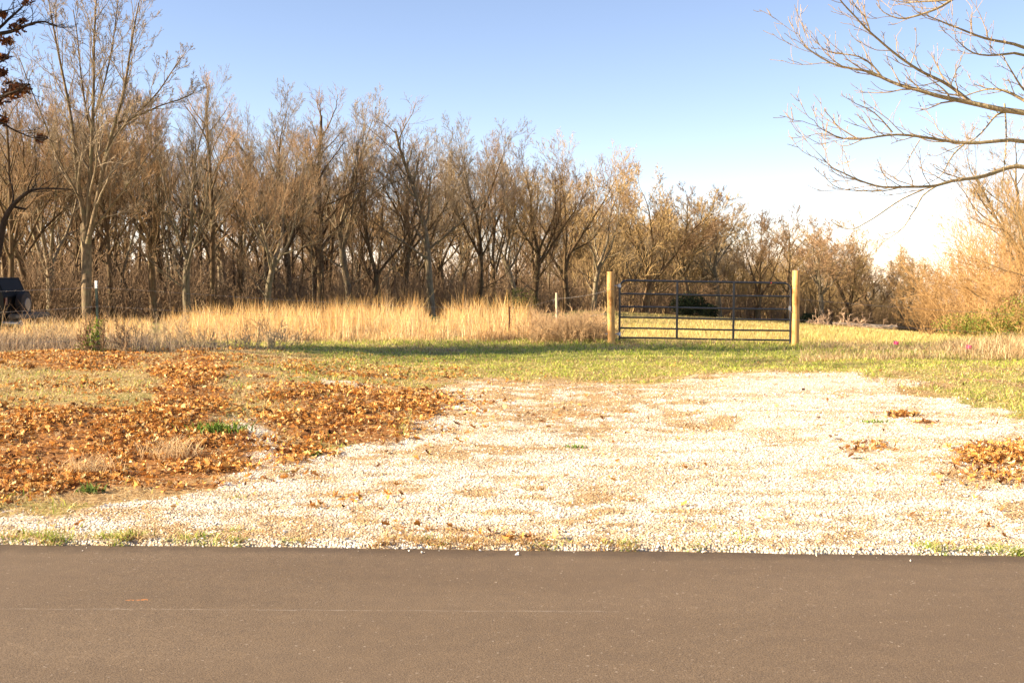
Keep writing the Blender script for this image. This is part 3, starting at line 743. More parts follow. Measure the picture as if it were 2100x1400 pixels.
tag(mobj('undergrowth', brush('undergrowth', pl, 2.0, .020, M['thicket'], 31, 4, 30, .009)), 'tangled brown brush filling the foot of the wood', 'undergrowth', kind='stuff')

pl = []
for i in range(1500):
    p = rr.uniform(-420, 2150); D = float(wood_d(p)); yy = D * 1.15 + rr.uniform(28, 95); xx = (p - 1050) / F * yy
    pl.append((xx, yy, float(gz_base(xx, yy)), rr.uniform(.55, 1.25)))
tag(mobj('distant_wood', brush('distant_wood', pl, 5.5, .07, M['thicket'], 33, 3, 16, .022)), 'hazy brown mass of far trees closing the back of the wood', 'distant wood', kind='stuff')

pl = []
for i in range(430):
    p = rr.uniform(1180, 2120); D = float(wood_d(p)); yy = D + rr.uniform(6, 70); xx = (p - 1050) / F * yy; z_ = float(gz_base(xx, yy))
    hh_ = (at(p, float(np.interp(p, TOPR[:, 0], TOPR[:, 1])) + rr.uniform(0, 80), yy)[2] - z_) / 11.5
    pl.append((xx, yy, z_, max(.3, hh_ * .95)))
tag(mobj('distant_wood', brush('distant_wood', pl, 9.0, .09, M['twig_gold'], 35, 3, 20, .018, 3)), 'brown wood sloping down to the right behind the gate, closing the horizon', 'distant wood', kind='stuff')

# ------------------------------------------------------------------ traced trees: main limbs drawn from the photo, the rest grown
def tr_limb(W, px, D0, D1, w0, w1, key, spec, rnd, nc, lev, maxlev, ang=42, lr=.3, t0=.12, upz=True):
    n = len(px); ppm = lambda D: F / D
    P = [Vector(at(a, b, D0 + (D1 - D0) * i / (n - 1) + (rnd.gauss(0, .05) * D0 / 14 if 0 < i < n - 1 else 0))) for i, (a, b) in enumerate(px)]
    # smooth once by corner subdivision
    Q = [P[0]]
    for i in range(n - 1):
        if i: Q.append(P[i] * .75 + (P[i - 1] + P[i + 1]) * .125)
        Q.append((P[i] + P[i + 1]) / 2)
    Q.append(P[-1]); m = len(Q) - 1
    rad = [(w0 + (w1 - w0) * (i / m) ** .85) / 2 / ppm(D0) for i in range(m + 1)]
    W.add(key, Q, rad, 8 if w0 > 8 else 6)
    L = sum((Q[i + 1] - Q[i]).length for i in range(m))
    if nc: sprout(W, Q, rad, L, lev, spec, rnd, maxlev, nc, ang, lr, 'crown', t0)
    return Q

# big forked tree on the left
W = Wood(); rnd = random.Random(77); D = 45
sB = {0: (6, .06, .05, 0, 38, .3), 1: (7, .10, .07, 6, 38, .46), 2: (5, .13, .05, 5, 38, .50), 3: (4, .15, .05, 3, 38, .58), 4: (3, .14, .04, 0, 0, 0), 'tip': .0055}
for pts, w0, w1, nc in [
    ([(178, 672), (177, 600), (178, 540), (176, 480), (177, 460)], 30, 25, 0),
    ([(176, 470), (166, 410), (156, 345), (148, 250), (134, 180), (120, 110), (108, 50), (98, -10)], 17, 2.5, 11),
    ([(179, 465), (182, 400), (187, 330), (190, 240), (193, 150), (192, 80), (198, 0), (196, -50)], 17, 2.5, 12),
    ([(180, 500), (196, 430), (210, 350), (222, 300), (240, 240), (258, 170), (266, 110), (276, 50), (285, 5)], 19, 2.5, 12),
    ([(222, 300), (250, 262), (290, 225), (325, 190), (350, 150), (372, 118)], 9, 2, 9),
    ([(235, 255), (280, 240), (330, 215), (370, 205), (398, 190)], 7, 2, 7),
    ([(182, 480), (215, 440), (245, 400), (275, 360), (305, 318), (330, 290)], 9, 2, 7),
    ([(172, 430), (150, 380), (120, 330), (95, 260), (70, 200), (40, 120)], 8, 2, 8),
    ([(190, 290), (175, 220), (165, 150), (160, 80), (150, 20)], 8, 2, 8),
    ([(192, 240), (215, 170), (232, 90), (240, 20), (245, -30)], 8, 2, 9)]:
    tr_limb(W, pts, D, D + rnd.uniform(-1.5, 1.5), w0 * .60, w1 * .9, 'trunk', sB, rnd, int(nc * 1.5), 0, 4, 38, .31)
b = at(178, 672, D); e = tag(empty('bare_tree', (b[0], b[1], float(gz_base(b[0], b[1])))), 'tallest bare tree at left, thick pale trunk forking into rising stems', 'tree', FRONT)
def attach(W, e, tb, cb):
    L = Vector(e.location)
    for key, nm, mt in (('trunk', 'trunk', tb), ('crown', 'crown', cb)):
        me = W.mesh(key, nm, mt)
        if me: me.transform(Matrix.Translation(-L)); mobj(nm, me, e)
attach(W, e, mat_bark('big_tree_bark', (.05, .036, .022), (.26, .185, .11), (.17, .15, .08)), M['twig_grey'])

# near tree reaching in from the right
def zp(pts): return [(1400 + a / 3, b / 3) for a, b in pts]
W = Wood(); rnd = random.Random(12); D = 12.5
sN = {0: (6, .07, .05, 0, 40, .3), 1: (6, .10, .05, 5, 40, .40), 2: (5, .13, .09, 4, 42, .45), 3: (4, .14, .10, 0, 42, .55), 4: (3, .16, .05, 0, 0, 0), 'tip': .0030}
limbs = [
 ([(2400, 470), (2290, 330), (2180, 250)] + zp([(2099, 690), (1980, 680), (1870, 655), (1780, 635), (1660, 610), (1560, 590), (1440, 550), (1330, 525), (1230, 480), (1150, 440), (1060, 425), (940, 405), (860, 360), (780, 310), (730, 255), (695, 175)]), 15.5, 1.1, 19, .30),
 (zp([(1780, 635), (1700, 570), (1600, 500), (1500, 460), (1400, 400), (1290, 320), (1200, 240), (1130, 180), (1050, 90), (980, 20), (930, -60)]), 7.5, 2.2, 15, .05),
 (zp([(1150, 190), (1125, 100), (1060, 40), (1030, -20)]), 3.5, 1.5, 4, .1),
 (zp([(1230, 480), (1170, 400), (1090, 345), (1000, 335), (900, 325), (850, 290), (790, 225)]), 4.2, 1.1, 7, .1),
 ([(2400, 500), (2250, 330)] + zp([(2099, 860), (1950, 865), (1830, 880), (1720, 880), (1600, 865), (1460, 840), (1320, 825), (1200, 840), (1100, 860), (980, 855), (900, 820), (830, 780), (810, 740)]), 10.5, 1.0, 17, .30),
 (zp([(1290, 815), (1220, 730), (1150, 670), (1060, 640), (1020, 605)]), 3.4, 1.1, 5, .1),
 (zp([(1100, 860), (1040, 890), (980, 905), (935, 870)]), 2.4, 1.1, 2, .1),
 (zp([(1060, 845), (950, 780), (920, 730), (870, 680)]), 2.6, 1.1, 4, .1),
 ([(2400, 560), (2250, 380)] + zp([(2099, 1015), (2000, 1030), (1900, 1070), (1830, 1090), (1760, 1100), (1660, 1110), (1560, 1145), (1470, 1150), (1350, 1150), (1230, 1155), (1140, 1130), (1060, 1100), (980, 1060), (910, 1030), (880, 990), (830, 940)]), 11.5, 1.0, 16, .35),
 (zp([(1350, 1150), (1230, 1180), (1100, 1175), (960, 1165), (900, 1120), (865, 1080)]), 3, 1.1, 5, .1),
 ([(1920, 382), (1890, 400), (1880, 427), (1868, 440), (1856, 466), (1830, 484), (1804, 502)], 3.6, 1.2, 3, .3),
 ([(1895, 388), (1850, 407), (1817, 430), (1793, 447), (1765, 463), (1748, 472), (1725, 468), (1705, 453)], 3.4, 1.2, 3, .2),
 (zp([(1730, 890), (1660, 950), (1620, 1030), (1590, 1090), (1480, 1140)]), 3.4, 1.4, 4, .1),
 ([(2300, 180)] + zp([(2099, 285), (1980, 260), (1860, 240), (1760, 200), (1660, 160), (1560, 120), (1490, 90)]), 8, 1.2, 8, .3),
 ([(2300, 190)] + zp([(2099, 320), (1980, 335), (1880, 345), (1780, 330), (1720, 280), (1680, 240)]), 7, 1.2, 6, .3),
 ([(2200, -90), (2020, -40)] + zp([(1650, 0), (1600, 40), (1500, 80), (1400, 110), (1330, 120), (1230, 80), (1190, 20)]), 8, 1.4, 8, .3),
 ([(2180, -60), (2030, -15)] + zp([(1640, 5), (1450, 10), (1370, 20), (1280, 0)]), 7, 1.5, 5, .4),
 ([(2250, 290)] + zp([(2150, 650), (2020, 570), (1930, 545), (1860, 550), (1750, 585)]), 9, 2, 7, .3),
 ([(2250, 240)] + zp([(2200, 620), (2099, 560), (2060, 500), (2000, 400), (1960, 330)]), 7, 1.5, 6, .3),
 (zp([(1990, 690), (1930, 700), (1880, 770), (1800, 860), (1700, 900), (1560, 960)]), 5, 1.3, 6, .1),
 (zp([(1980, 640), (1990, 760), (1990, 900), (1975, 1050), (1960, 1180)]), 4, 1.3, 4, .1),
 (zp([(1400, 400), (1440, 300), (1435, 170)]), 2.2, 1.1, 2, .1),
 (zp([(1650, 520), (1690, 420), (1740, 300)]), 2.4, 1.1, 3, .1),
 (zp([(1460, 860), (1410, 940), (1370, 1020), (1300, 1100)]), 2.2, 1.0, 2, .2)]
for i, (pts, w0, w1, nc, t0) in enumerate(limbs):
    big = w0 > 10; d0 = D
    tr_limb(W, pts, D + 0.2 * (i % 3), D + (rnd.uniform(-.9, .9) if w0 > 6 else rnd.uniform(-.25, .25)), w0, w1, 'trunk', sN, rnd, int(nc * 1.35), 1, 3, 48, .13 if big else .19, t0)
tr_limb(W, [(2400, 860), (2402, 700), (2398, 560), (2405, 420), (2398, 250), (2410, 60), (2400, -200)], D, D, 60, 26, 'trunk', sN, rnd, 0, 1, 3)
for pts in ([(2400, 100), (2500, -50), (2580, -200)], [(2400, 300), (2520, 180), (2640, 60)], [(2400, -150), (2330, -330), (2300, -480)], [(2405, -150), (2470, -330), (2500, -520)]):
    tr_limb(W, pts, D, D + rnd.uniform(-1, 1), 22, 4, 'trunk', sN, rnd, 7, 0, 3, 42, .4)
b = at(2400, 860, D); e = tag(empty('bare_tree', (b[0], b[1], 0)), 'near tree off to the right, bare sunlit branches reaching into the sky', 'tree')
attach(W, e, M['bark_near'], M['twig_near'])

# oak at the left edge, bark darkened as if shaded, still holding clumps of brown leaves
def zq_(pts): return [(a / 3, b / 3) for a, b in pts]
W = Wood(); rnd = random.Random(4); D = 20.0
sO = {0: (6, .1, .03, 0, 40, .3), 1: (5, .16, .04, 5, 45, .42), 2: (4, .2, .04, 4, 45, .5), 3: (3, .2, .03, 0, 42, .55), 'tip': .0035}
ol = [
 ([(-190, 130), (-90, 90)] + zq_([(0, 205), (60, 200), (130, 170), (210, 140), (280, 130), (330, 160), (380, 172), (420, 168)]), 11, 1.3, 14, .3),
 ([(-180, 180), (-60, 100)] + zq_([(0, 175), (50, 120), (100, 80), (150, 30), (180, 0), (190, -50)]), 9, 1.8, 12, .3),
 ([(-190, 300), (-80, 230)] + zq_([(0, 600), (60, 570), (120, 560), (170, 520)]), 10, 1.8, 9, .4),
 ([(-170, 220), (-60, 150)] + zq_([(0, 390), (40, 355), (60, 325)]), 7, 1.5, 7, .4),
 ([(-150, 330), (-60, 250)] + zq_([(0, 740), (60, 790), (150, 830), (230, 860), (290, 850)]), 7, 1.3, 7, .4),
 ([(-100, 60), (-30, 30)] + zq_([(20, 70), (70, 60), (110, 40)]), 5, 1.2, 6, .4),
 ([(-190, 700), (-70, 640), (-24, 580), (-3, 520), (3, 470), (15, 436), (32, 414), (52, 398), (66, 388), (100, 386), (150, 389)], 22, 2.2, 7, .55),
 ([(26, 422), (38, 427), (54, 429)], 7, 5, 0, .1)]
tips = []
for i, (pts, w0, w1, nc, t0) in enumerate(ol):
    q = tr_limb(W, pts, D, D + rnd.uniform(-.6, .6), w0, w1, 'trunk', sO, rnd, nc, 1, 3, 48, .16, t0); tips.append(q)
tr_limb(W, [(-208, 750), (-202, 650), (-190, 500), (-195, 300), (-190, 150), (-200, -50), (-190, -250)], D, D, 50, 22, 'trunk', sO, rnd, 0, 1, 3)
for pts in ([(-195, 50), (-290, -120), (-380, -220)], [(-195, 200), (-330, 60), (-430, -50)], [(-190, -200), (-120, -330), (-60, -420)], [(-195, -150), (-260, -350), (-300, -480)], [(-195, -100), (-100, -180), (0, -220)]):
    tr_limb(W, pts, D, D + rnd.uniform(-1.5, 1.5), 16, 4, 'trunk', sO, rnd, 9, 0, 3, 42, .4)
b = at(-205, 738, D); e = tag(empty('oak_tree', (b[0], b[1], float(gz_base(b[0], b[1])))), 'oak at the left edge, bark coloured dark as in shade, holding clumps of brown dead leaves', 'tree')
attach(W, e, M['bark_shaded'], M['bark_shaded'])
cl = [((28, 188), 26, 170), ((45, 180), 14, 80), ((33, 57), 16, 60), ((12, 85), 12, 50), ((5, 30), 10, 50), ((8, 118), 10, 45), ((3, 148), 10, 60), ((82, 284), 12, 45), ((4, 250), 12, 60), ((-10, 210), 18, 90), ((45, 42), 8, 25), ((55, 5), 8, 22), ((-120, 0), 110, 500), ((-260, -120), 130, 600), ((-60, -200), 110, 400)]
PP = []
for (c, r_, k) in cl:
    for i in range(k):
        a = rnd.gauss(0, .45) * r_; b_ = rnd.gauss(0, .32) * r_; PP.append(at(c[0] + a, c[1] + b_, D + rnd.gauss(0, .10 * r_ / 15)))
PP = np.array(PP) - np.array(e.location)
leaf_mesh('leaves', PP, rng.uniform(.07, .13, len(PP)), pal(len(PP), [(.16, .055, .018), (.09, .035, .015), (.30, .12, .03), (.05, .022, .012)], [3, 3, 1.2, 2]), 1.2, e)

# a leafy oak left of the frame whose long shadow crosses the grass
tm, cm, top = get_proto('fork', 13); e = empty('oak_tree', (-16.5, 19.4, float(gz_base(-16.5, 19.4))), 1.0); e.scale = (.85, .85, .85)
mobj('trunk', tm, e); mobj('crown', cm, e)
tag(e, 'roadside oak outside the frame to the left, still holding brown leaves', 'tree')
OAK_OUT = e

# ------------------------------------------------------------------ right-hand thicket
place_tree(2065, 40, 235, 'oak', 12, 'bare tree rising out of the thicket at the right edge behind the near branches', None, 'twig_gold', 'bark_pale', rz=2.0, fat=1.1)
place_tree(2190, 34, 330, 'curved', 9, 'bare arching tree past the right edge, its twigs over the thicket', None, 'twig_gold', 'bark_pale', rz=3.4, fat=1.3)
def shrub(px, Y, top_row, label, seed, mat, nb, spread, cat='shrub', name='shrub', width=None, grp=None, r0=.016):
    x = (px - 1050) / F * Y; z = float(gz_base(x, Y)); H = at(px, top_row, Y)[2] - z; rnd = random.Random(seed); W = Wood()
    s = {0: (6, .09, .0, 8, 32, .45), 1: (4, .13, .03, 5, 36, .5), 2: (3, .15, .03, 3, 40, .5), 3: (2, .15, 0, 0, 0, 0), 'tip': .0042}
    for i in range(nb):
        a = rnd.uniform(0, 6.28); th = R(rnd.uniform(3, spread)); L = H * rnd.uniform(.6, 1.02)
        grow(W, Vector((rnd.gauss(0, .25), rnd.gauss(0, .25), -.05)), Vector((math.cos(a) * math.sin(th), math.sin(a) * math.sin(th), math.cos(th))), L, r0, 0, s, rnd, 3, 'stems')
    e = tag(empty(name, (x, Y, z)), label, cat, grp); mobj('stems', W.mesh('stems', 'stems', mat), e); return e
TH = 'golden brown shrubs of the right-hand thicket'
for (px, Y, tr, lab) in [(1905, 52, 575, 'low orange-brown shrub at the left end of the right-hand thicket'), (1960, 47, 530, 'rounded orange-brown shrub second from the left in the thicket'),
    (2020, 43, 460, 'tall golden brown shrub in the middle of the right-hand thicket'), (2085, 40, 395, 'tallest golden brown shrub of the thicket, at the right edge'),
    (2150, 36, 380, 'golden brown shrub just past the right edge of the photo'), (1995, 36, 620, 'low arching twiggy shrub in front of the taller thicket shrubs'), (2070, 33, 580, 'wiry brown shrub at the front of the thicket by the right edge')]:
    shrub(px, Y, tr, lab, int(px), M['scrub'], 34, 50, grp=TH)
def foliage(name, parent, c, rad, n, size, cols, mat=None, squash=1.0):
    q = rng.normal(0, 1, (n, 3)); q /= np.linalg.norm(q, axis=1, keepdims=True); q *= rng.random((n, 1)) ** .45
    lump = .75 + .5 * fbm(q[:, 0] * 3 + c[0], q[:, 1] * 3 + q[:, 2] * 5, 1, 5)
    P = q * np.array(rad) * lump[:, None] + np.array(c)
    return leaf_mesh(name, P, rng.uniform(size * .6, size * 1.3, n), pal(n, cols), 1.3, parent, mat)
GRN = [(.17, .23, .035), (.11, .16, .025), (.27, .27, .05), (.38, .26, .07)]
foliage('leaves', OAK_OUT, (.8, -.3, 7.7), (2.6, 1.5, 2.7), 7500, .14, [(.30, .13, .04), (.22, .09, .03), (.40, .20, .07)])
for (px, Y, tr, w, n_, lab) in [(1985, 31, 640, 1.0, 1000, 'olive green brush at the left end of the thicket foot'), (2055, 30, 628, 1.1, 1200, 'leafy green brush in the middle of the thicket foot'), (2110, 29, 600, 1.0, 900, 'yellow green brush at the right edge below the thicket')]:
    e = shrub(px, Y, tr, lab, int(px) + 3, M['scrub'], 12, 40, cat='bush', name='green_bush', grp='green bushes below the thicket')
    H = at(px, tr, Y)[2] - e.location.z
    foliage('leaves', e, (0, 0, H * .5), (w, w * .7, H * .52), n_ * 2, .05, GRN)

# evergreen shrubs
def cedar(px, Y, tr, w, label, n=2600, cols=((.018, .030, .012), (.030, .045, .016), (.012, .018, .009)), grp=None, sz=.09):
    x = (px - 1050) / F * Y; z = float(gz_base(x, Y)); H = at(px, tr, Y)[2] - z
    e = tag(empty('evergreen_shrub', (x, Y, z)), label, 'shrub', grp)
    m = MB(); m.tube([(0, 0, -.1), (.02, 0, H * .4), (0, .02, H * .9)], [.07, .05, .015], 7); m.build('trunk', M['bark'], e)
    foliage('foliage', e, (0, 0, H * .5), (w, w * .8, H * .52), n, sz, cols)
cedar(1412, 92, 600, 1.6, 'dark green cedar shrub seen through the gate right of its left stay bar', 3000, sz=.16)
cedar(1452, 95, 622, 1.0, 'smaller dark cedar shrub seen through the gate beside the larger one', 1500, sz=.16)
cedar(1663, 130, 640, 1.4, 'small dark cedar shrub at the field edge right of the right gate post', 1200, sz=.2)
cedar(1068, 60, 588, 1.0, 'olive green evergreen shrub at the wood edge left of the short fence post', 1100, ((.10, .11, .025), (.06, .08, .02), (.16, .15, .04)), sz=.09)

# ------------------------------------------------------------------ gate and posts
M['gate'] = mat_plain('black_gate_paint', (.016, .017, .024), .38, 0, .3, 20, .6)
M['galv'] = mat_plain('galvanised_steel', (.45, .46, .50), .4, .8, .2, 30)
M['wire'] = mat_plain('fence_wire', (.34, .31, .29), .5, .6, .2, 12)
M['red'] = mat_plain('red_plastic', (.75, .05, .03), .4)
t = NT('post_wood'); v = tc(t); nn = t.noise(t.map(v, (1, 1, .06)), 34, 6, .7); kn = t.noise(t.map(v, (1, 1, .6)), 7.5, 3)
c = t.mix(t.ramp(nn, [(.3, 0.0), (.7, 1.0)]), (.42, .20, .055), (.80, .46, .17)); c = t.mix(t.ramp(kn, [(.53, 0.0), (.66, .85)]), c, (.34, .14, .035))
t.bsdf(c, .75, 0, nn, .4, .006, .25); M['post'] = t.m
M['post_grey'] = mat_plain('weathered_post_wood', (.52, .40, .27), .85, 0, .35, 22)
GD = F / 96.0
def gate_post(px, top, bot, label, lean, seed, w=14.5):
    rnd = random.Random(seed); b = at(px, bot, GD); tz = at(px, top, GD)[2]; zg = float(gz(b[0], GD)); z0 = min(zg, b[2]) - .12; H = tz - z0
    e = tag(empty('gate_post', (b[0], GD, z0)), label, 'post', 'round wooden gate posts')
    m = MB(); n = 9; r = w / 96 / 2
    pts = [(lean * (k / n - .12) + rnd.gauss(0, .0015), 0, H * k / n) for k in range(n + 1)]; rd = [r * (1.06 - .06 * k / n) * (1 + rnd.gauss(0, .012)) for k in range(n + 1)]
    pts[-2] = (pts[-1][0], 0, H - .008); rd[-1] = rd[-2] * .93
    m.tube(pts, rd, 20); m.build('post_shaft', M['post'], e, True)
    m = MB()                                   # strands tied round the post
    for hz in (H - .37, H - 1.04):
        if hz > .1:
            f = hz / H; cx = lean * (f - .12)
            m.tube([(cx + (r + .004) * math.cos(a), (r + .004) * math.sin(a), hz + .004 * math.sin(a)) for a in [2 * math.pi * k / 20 for k in range(21)]], .0028, 5)
    m.build('tie_wire', M['wire'], e, True); return e, b, H, z0
eL, bL, HL, zL = gate_post(1254, 557, 713, 'left wooden gate post, the one carrying the hinge bolts', -.035, 1)
eR, bR, HR, zR = gate_post(1630.5, 555, 712, 'right wooden gate post, on the latch side of the gate', .0, 2, 15)
g0 = at(1270.5, 694, GD); sag = -.0165                 # hinge foot of the gate
GW = 350.5 / 96; HZ = [0.02, .225, .455, .68, .955, 1.24]; rt = .0225
gate = tag(empty('metal_gate', g0), 'long black tubular steel farm gate, closed between two wooden posts', 'gate')
def gp(x, z): return (x, 0, z + sag * x)
m = MB(); cr = .15; arc = lambda cx, cz, a0, a1: [gp(cx + cr * math.cos(a), cz + cr * math.sin(a)) for a in np.linspace(a0, a1, 7)]
m.tube([gp(0, -.03)] + arc(cr, HZ[5] - cr, math.pi, math.pi / 2) + [gp(GW * k / 8, HZ[5]) for k in range(1, 8)] + arc(GW - cr, HZ[5] - cr, math.pi / 2, 0) + [gp(GW, -.05)], rt, 12)
m.build('frame', M['gate'], gate, True)
for z in HZ[:5]:
    m = MB(); m.tube([(x, 0.0 if 0 < i < 6 else 0, zz_) for i, (x, _, zz_) in enumerate([gp(.015 + (GW - .03) * k / 6, z + .004 * math.sin(k * 1.3)) for k in range(7)])], .019, 10); m.build('rail', M['gate'], gate, True)
for px in (1388, 1504):
    x = (px - 1270.5) / 96; m = MB(); m.box((x, -.012, (HZ[5] + HZ[0]) / 2 + sag * x), (.045, .026, HZ[5] - HZ[0] - .002), None, .004); m.build('stay_bar', M['gate'], gate)
for hz in (1.13, .10):                                   # hinge bolts run through the post
    m = MB(); m.tube([(-.30, 0, hz), (-.03, 0, hz)], .0095, 8); m.tube([(-.275, 0, hz), (-.258, 0, hz)], .020, 6)
    m.tube([(-.03 + 0, 0, hz - .03), (-.03, 0, hz + .035)], .012, 8); m.tube([(-.0, 0, hz - .035), (0, 0, hz + .035)], .029, 10); m.build('hinge_bolt', M['galv'], gate, True)
m = MB(); zc = .66 + sag * GW + .02
m.box((GW - .02, -.024, zc + .03), (.05, .02, .09), None, .004)
m.tube([(GW - .05, -.03, zc), (GW + .02, -.05, zc - .06), (GW + .085, -.04, zc - .02), (GW + .12, .02, zc)], .006, 6); m.build('latch_chain', M['galv'], gate, True)
x = (1580 - 1270.5) / 96; m = MB(); m.box((x, -.026, HZ[5] + sag * x), (.016, .012, .022), None, .003); m.build('red_marker', M['red'], gate)

# ------------------------------------------------------------------ wire fences
def sagline(a, b, s=.03, n=8): a = Vector(a); b = Vector(b); return [a.lerp(b, k / n) + Vector((0, 0, -s * 4 * (k / n) * (1 - k / n))) for k in range(n + 1)]
def barbed(m, a, b, s=.03, r=.0022):
    m.tube(sagline(a, b, s), r, 4, False)
    A = Vector(a); B = Vector(b); L = (B - A).length; k = int(L / .13)
    for i in range(1, k):
        f = i / k; p = A.lerp(B, f) + Vector((0, 0, -s * 4 * f * (1 - f))); dx = (B - A).normalized() * .012
        m.tube([p - dx + Vector((0, 0, -.012)), p + dx + Vector((0, 0, .012))], .0015, 3, False)
M['tgreen'] = mat_plain('green_steel', (.035, .055, .04), .6, .2, .4, 14)
M['white'] = mat_plain('white_paint', (.80, .80, .76), .5)
M['rust'] = mat_plain('rusty_steel', (.13, .06, .03), .8, .2, .5, 18)
TD = 19.2; tb = at(205, 746, TD); tt = at(198.5, 575, TD)
fL = empty('wire_fence', (tb[0], TD, tb[2])); tag(fL, 'barbed wire fence on steel posts running across the left side', 'fence')
def tpost(parent, base, top, mt, wt=True):
    base = Vector(base); top = Vector(top); d_ = (top - base); L = d_.length; rot = d_.to_track_quat('Z', 'Y').to_matrix(); m = MB()
    m.box(base + d_ * .5, (.036, .005, L), rot); m.box(base + d_ * .5 + rot @ Vector((0, -.019, 0)), (.005, .033, L), rot)
    for k in range(int(L / .055)): m.box(base + d_ * ((k + .5) * .055 / L) + rot @ Vector((0, .007, 0)), (.012, .008, .018), rot)
    o = m.build('steel_post', mt, parent)
    if wt:
        m = MB(); m.box(base + d_ * .955, (.040, .009, L * .085), rot); m.box(base + d_ * .955 + rot @ Vector((0, -.021, 0)), (.009, .036, L * .085), rot); m.build('white_tip', M['white'], o)
o0 = Vector(fL.location)
tpost(fL, Vector(tb) - o0 + Vector((0, 0, -.1)), Vector(tt) - o0, M['tgreen'])
pA = Vector(at(-420, 770, 17.8)); tpost(fL, pA - o0 + Vector((0, 0, -.05)), pA - o0 + Vector((0, 0, 1.42)), M['tgreen'])
far = Vector(at(1047, 713, 27.0)); ftop = Vector(at(1046, 628, 27.0))
tpost(fL, far - o0 + Vector((0, 0, -.2)), ftop - o0, M['rust'], False)
m = MB()
for r0_, r1_ in ((594, 589), (637, 628), (701, 697), (735, 728)):
    a = Vector(at(204, r1_, TD - .03)); z_ = a.z
    b0 = Vector(at(0, r0_, 18.7)); b1 = a + (b0 - a) * 2.9
    barbed(m, b1 - o0, a - o0, .03, .0026)
    barbed(m, a - o0, Vector((far.x, far.y, ftop.z - .08 - (589 - r1_) * -.0075)) - o0, .05, .0018)
m.build('barbed_wire', M['wire'], fL)
# short wooden post and the strands tied back to the left gate post
pD = 29.0; pb = at(1142, 696, pD); pt = at(1141, 600, pD)
fM = empty('wire_fence', (pb[0], pD, pb[2])); tag(fM, 'short wire fence joining a pale wooden post to the left gate post', 'fence')
m = MB(); m.tube([(0, 0, -.25), (.004, 0, .3), (-.006, 0, .7), (-.01, 0, pt[2] - pb[2])], [.033, .031, .030, .028], 10); m.build('wooden_post', M['post_grey'], fM, True)
m = MB(); o1 = Vector(fM.location)
for (ra, rb) in ((594, 612), (641, 650), (660, 668)):
    barbed(m, Vector(at(1252, ra, GD + .03)) - o1, Vector(at(1142, rb, pD)) - o1, .04, .0017)
    barbed(m, Vector(at(1142, rb, pD)) - o1, Vector((far.x, far.y, far.z + .25 + (668 - rb) * .012)) - o1, .03, .002)
m.build('barbed_wire', M['wire'], fM)
# right-hand strands
fR = empty('wire_fence', (bR[0], GD, bR[2])); tag(fR, 'thin wire fence running right from the right gate post past the pink flags', 'fence')
m = MB(); o2 = Vector(fR.location)
for (ra, rb) in ((613, 652), (655, 690)):
    E = Vector(at(2230, rb, 25.5)); barbed(m, Vector(at(1634, ra, GD)) - o2, E - o2, .04, .0026)
m.build('barbed_wire', M['wire'], fR)
E = Vector(at(2230, 740, 25.5)); tpost(fR, E - o2 + Vector((0, 0, -.1)), Vector(at(2230, 636, 25.5)) - o2, M['tgreen'])

# marker flags
M['pink'] = mat_plain('pink_flag', (.85, .08, .20), .5, 0, .1)
for (px, tr, br, Yf, lab, w) in [(1832, 698, 735, 22.6, 'small pink marker flag on a wire, the nearer one to the gate', .13), (1980, 706, 748, 20.0, 'small pink marker flag on a wire in front of the green brush', .13)]:
    b = at(px, br, Yf); zt = at(px, tr, Yf)[2]; zg = float(gz(b[0], Yf)); e = tag(empty('marker_flag', (b[0], Yf, zg)), lab, 'flag', 'pink marker flags')
    m = MB(); m.tube([(0, 0, -.05), (.004, 0, (zt - zg) * .6), (0, 0, zt - zg)], .0025, 6); m.build('wire_stake', M['galv'], e)
    H = zt - zg; vs = []; 
    for i in range(5):
        for j in range(3): vs.append((i * w / 4 * .8, .012 * math.sin(i * 1.6 + j), H - j * .035 - i * .006))
    fs = [(i * 3 + j, i * 3 + j + 1, (i + 1) * 3 + j + 1, (i + 1) * 3 + j) for i in range(4) for j in range(2)]
    m = MB(); m.add(vs, fs); m.build('flag', M['pink'], e)

# fallen log and brush heap at the far side of the field
LD = 118; lb = at(1775, 676, LD); e = tag(empty('fallen_log', (lb[0], LD, float(gz_base(lb[0], LD)))), 'pale fallen log lying at the field edge right of the gate', 'log')
m = MB(); m.tube([(-3.4, 0, .75), (-1.5, .1, .55), (.8, 0, .35), (3.2, -.1, .25)], [.10, .22, .28, .3], 9); m.build('trunk', mat_plain('bleached_wood', (.42, .33, .23), .9, 0, .3, 3), e, True)
W = Wood(); rnd = random.Random(3); sp_ = {0: (4, .2, .02, 4, 45, .5), 1: (3, .2, .0, 4, 45, .5), 2: (2, .2, 0, 0, 0, 0), 'tip': .012}
for i in range(60): grow(W, Vector((rnd.gauss(-3.5, 1.9), rnd.gauss(0, .6), .1)), Vector((rnd.gauss(0, 1), rnd.gauss(0, .6), rnd.uniform(.1, .9))).normalized(), rnd.uniform(.8, 2.0), .04, 0, sp_, rnd, 2, 'b')
e2 = tag(empty('brush_pile', (lb[0], LD - .5, float(gz_base(lb[0], LD)) + .1)), 'heap of tangled bleached sticks beside the fallen log', 'brush pile'); mobj('sticks', W.mesh('b', 'sticks', mat_plain('dry_sticks', (.50, .34, .22), .9)), e2)
sb_ = at(1838, 690, 112); e = tag(empty('tree_stump', (sb_[0], 112, float(gz_base(sb_[0], 112)))), 'dark tree stump at the right end of the fallen log', 'stump')
m = MB(); m.tube([(0, 0, -.3), (0, 0, .1), (.02, 0, .6)], [.55, .42, .36], 12); m.build('stump_wood', M['bark'], e, True)

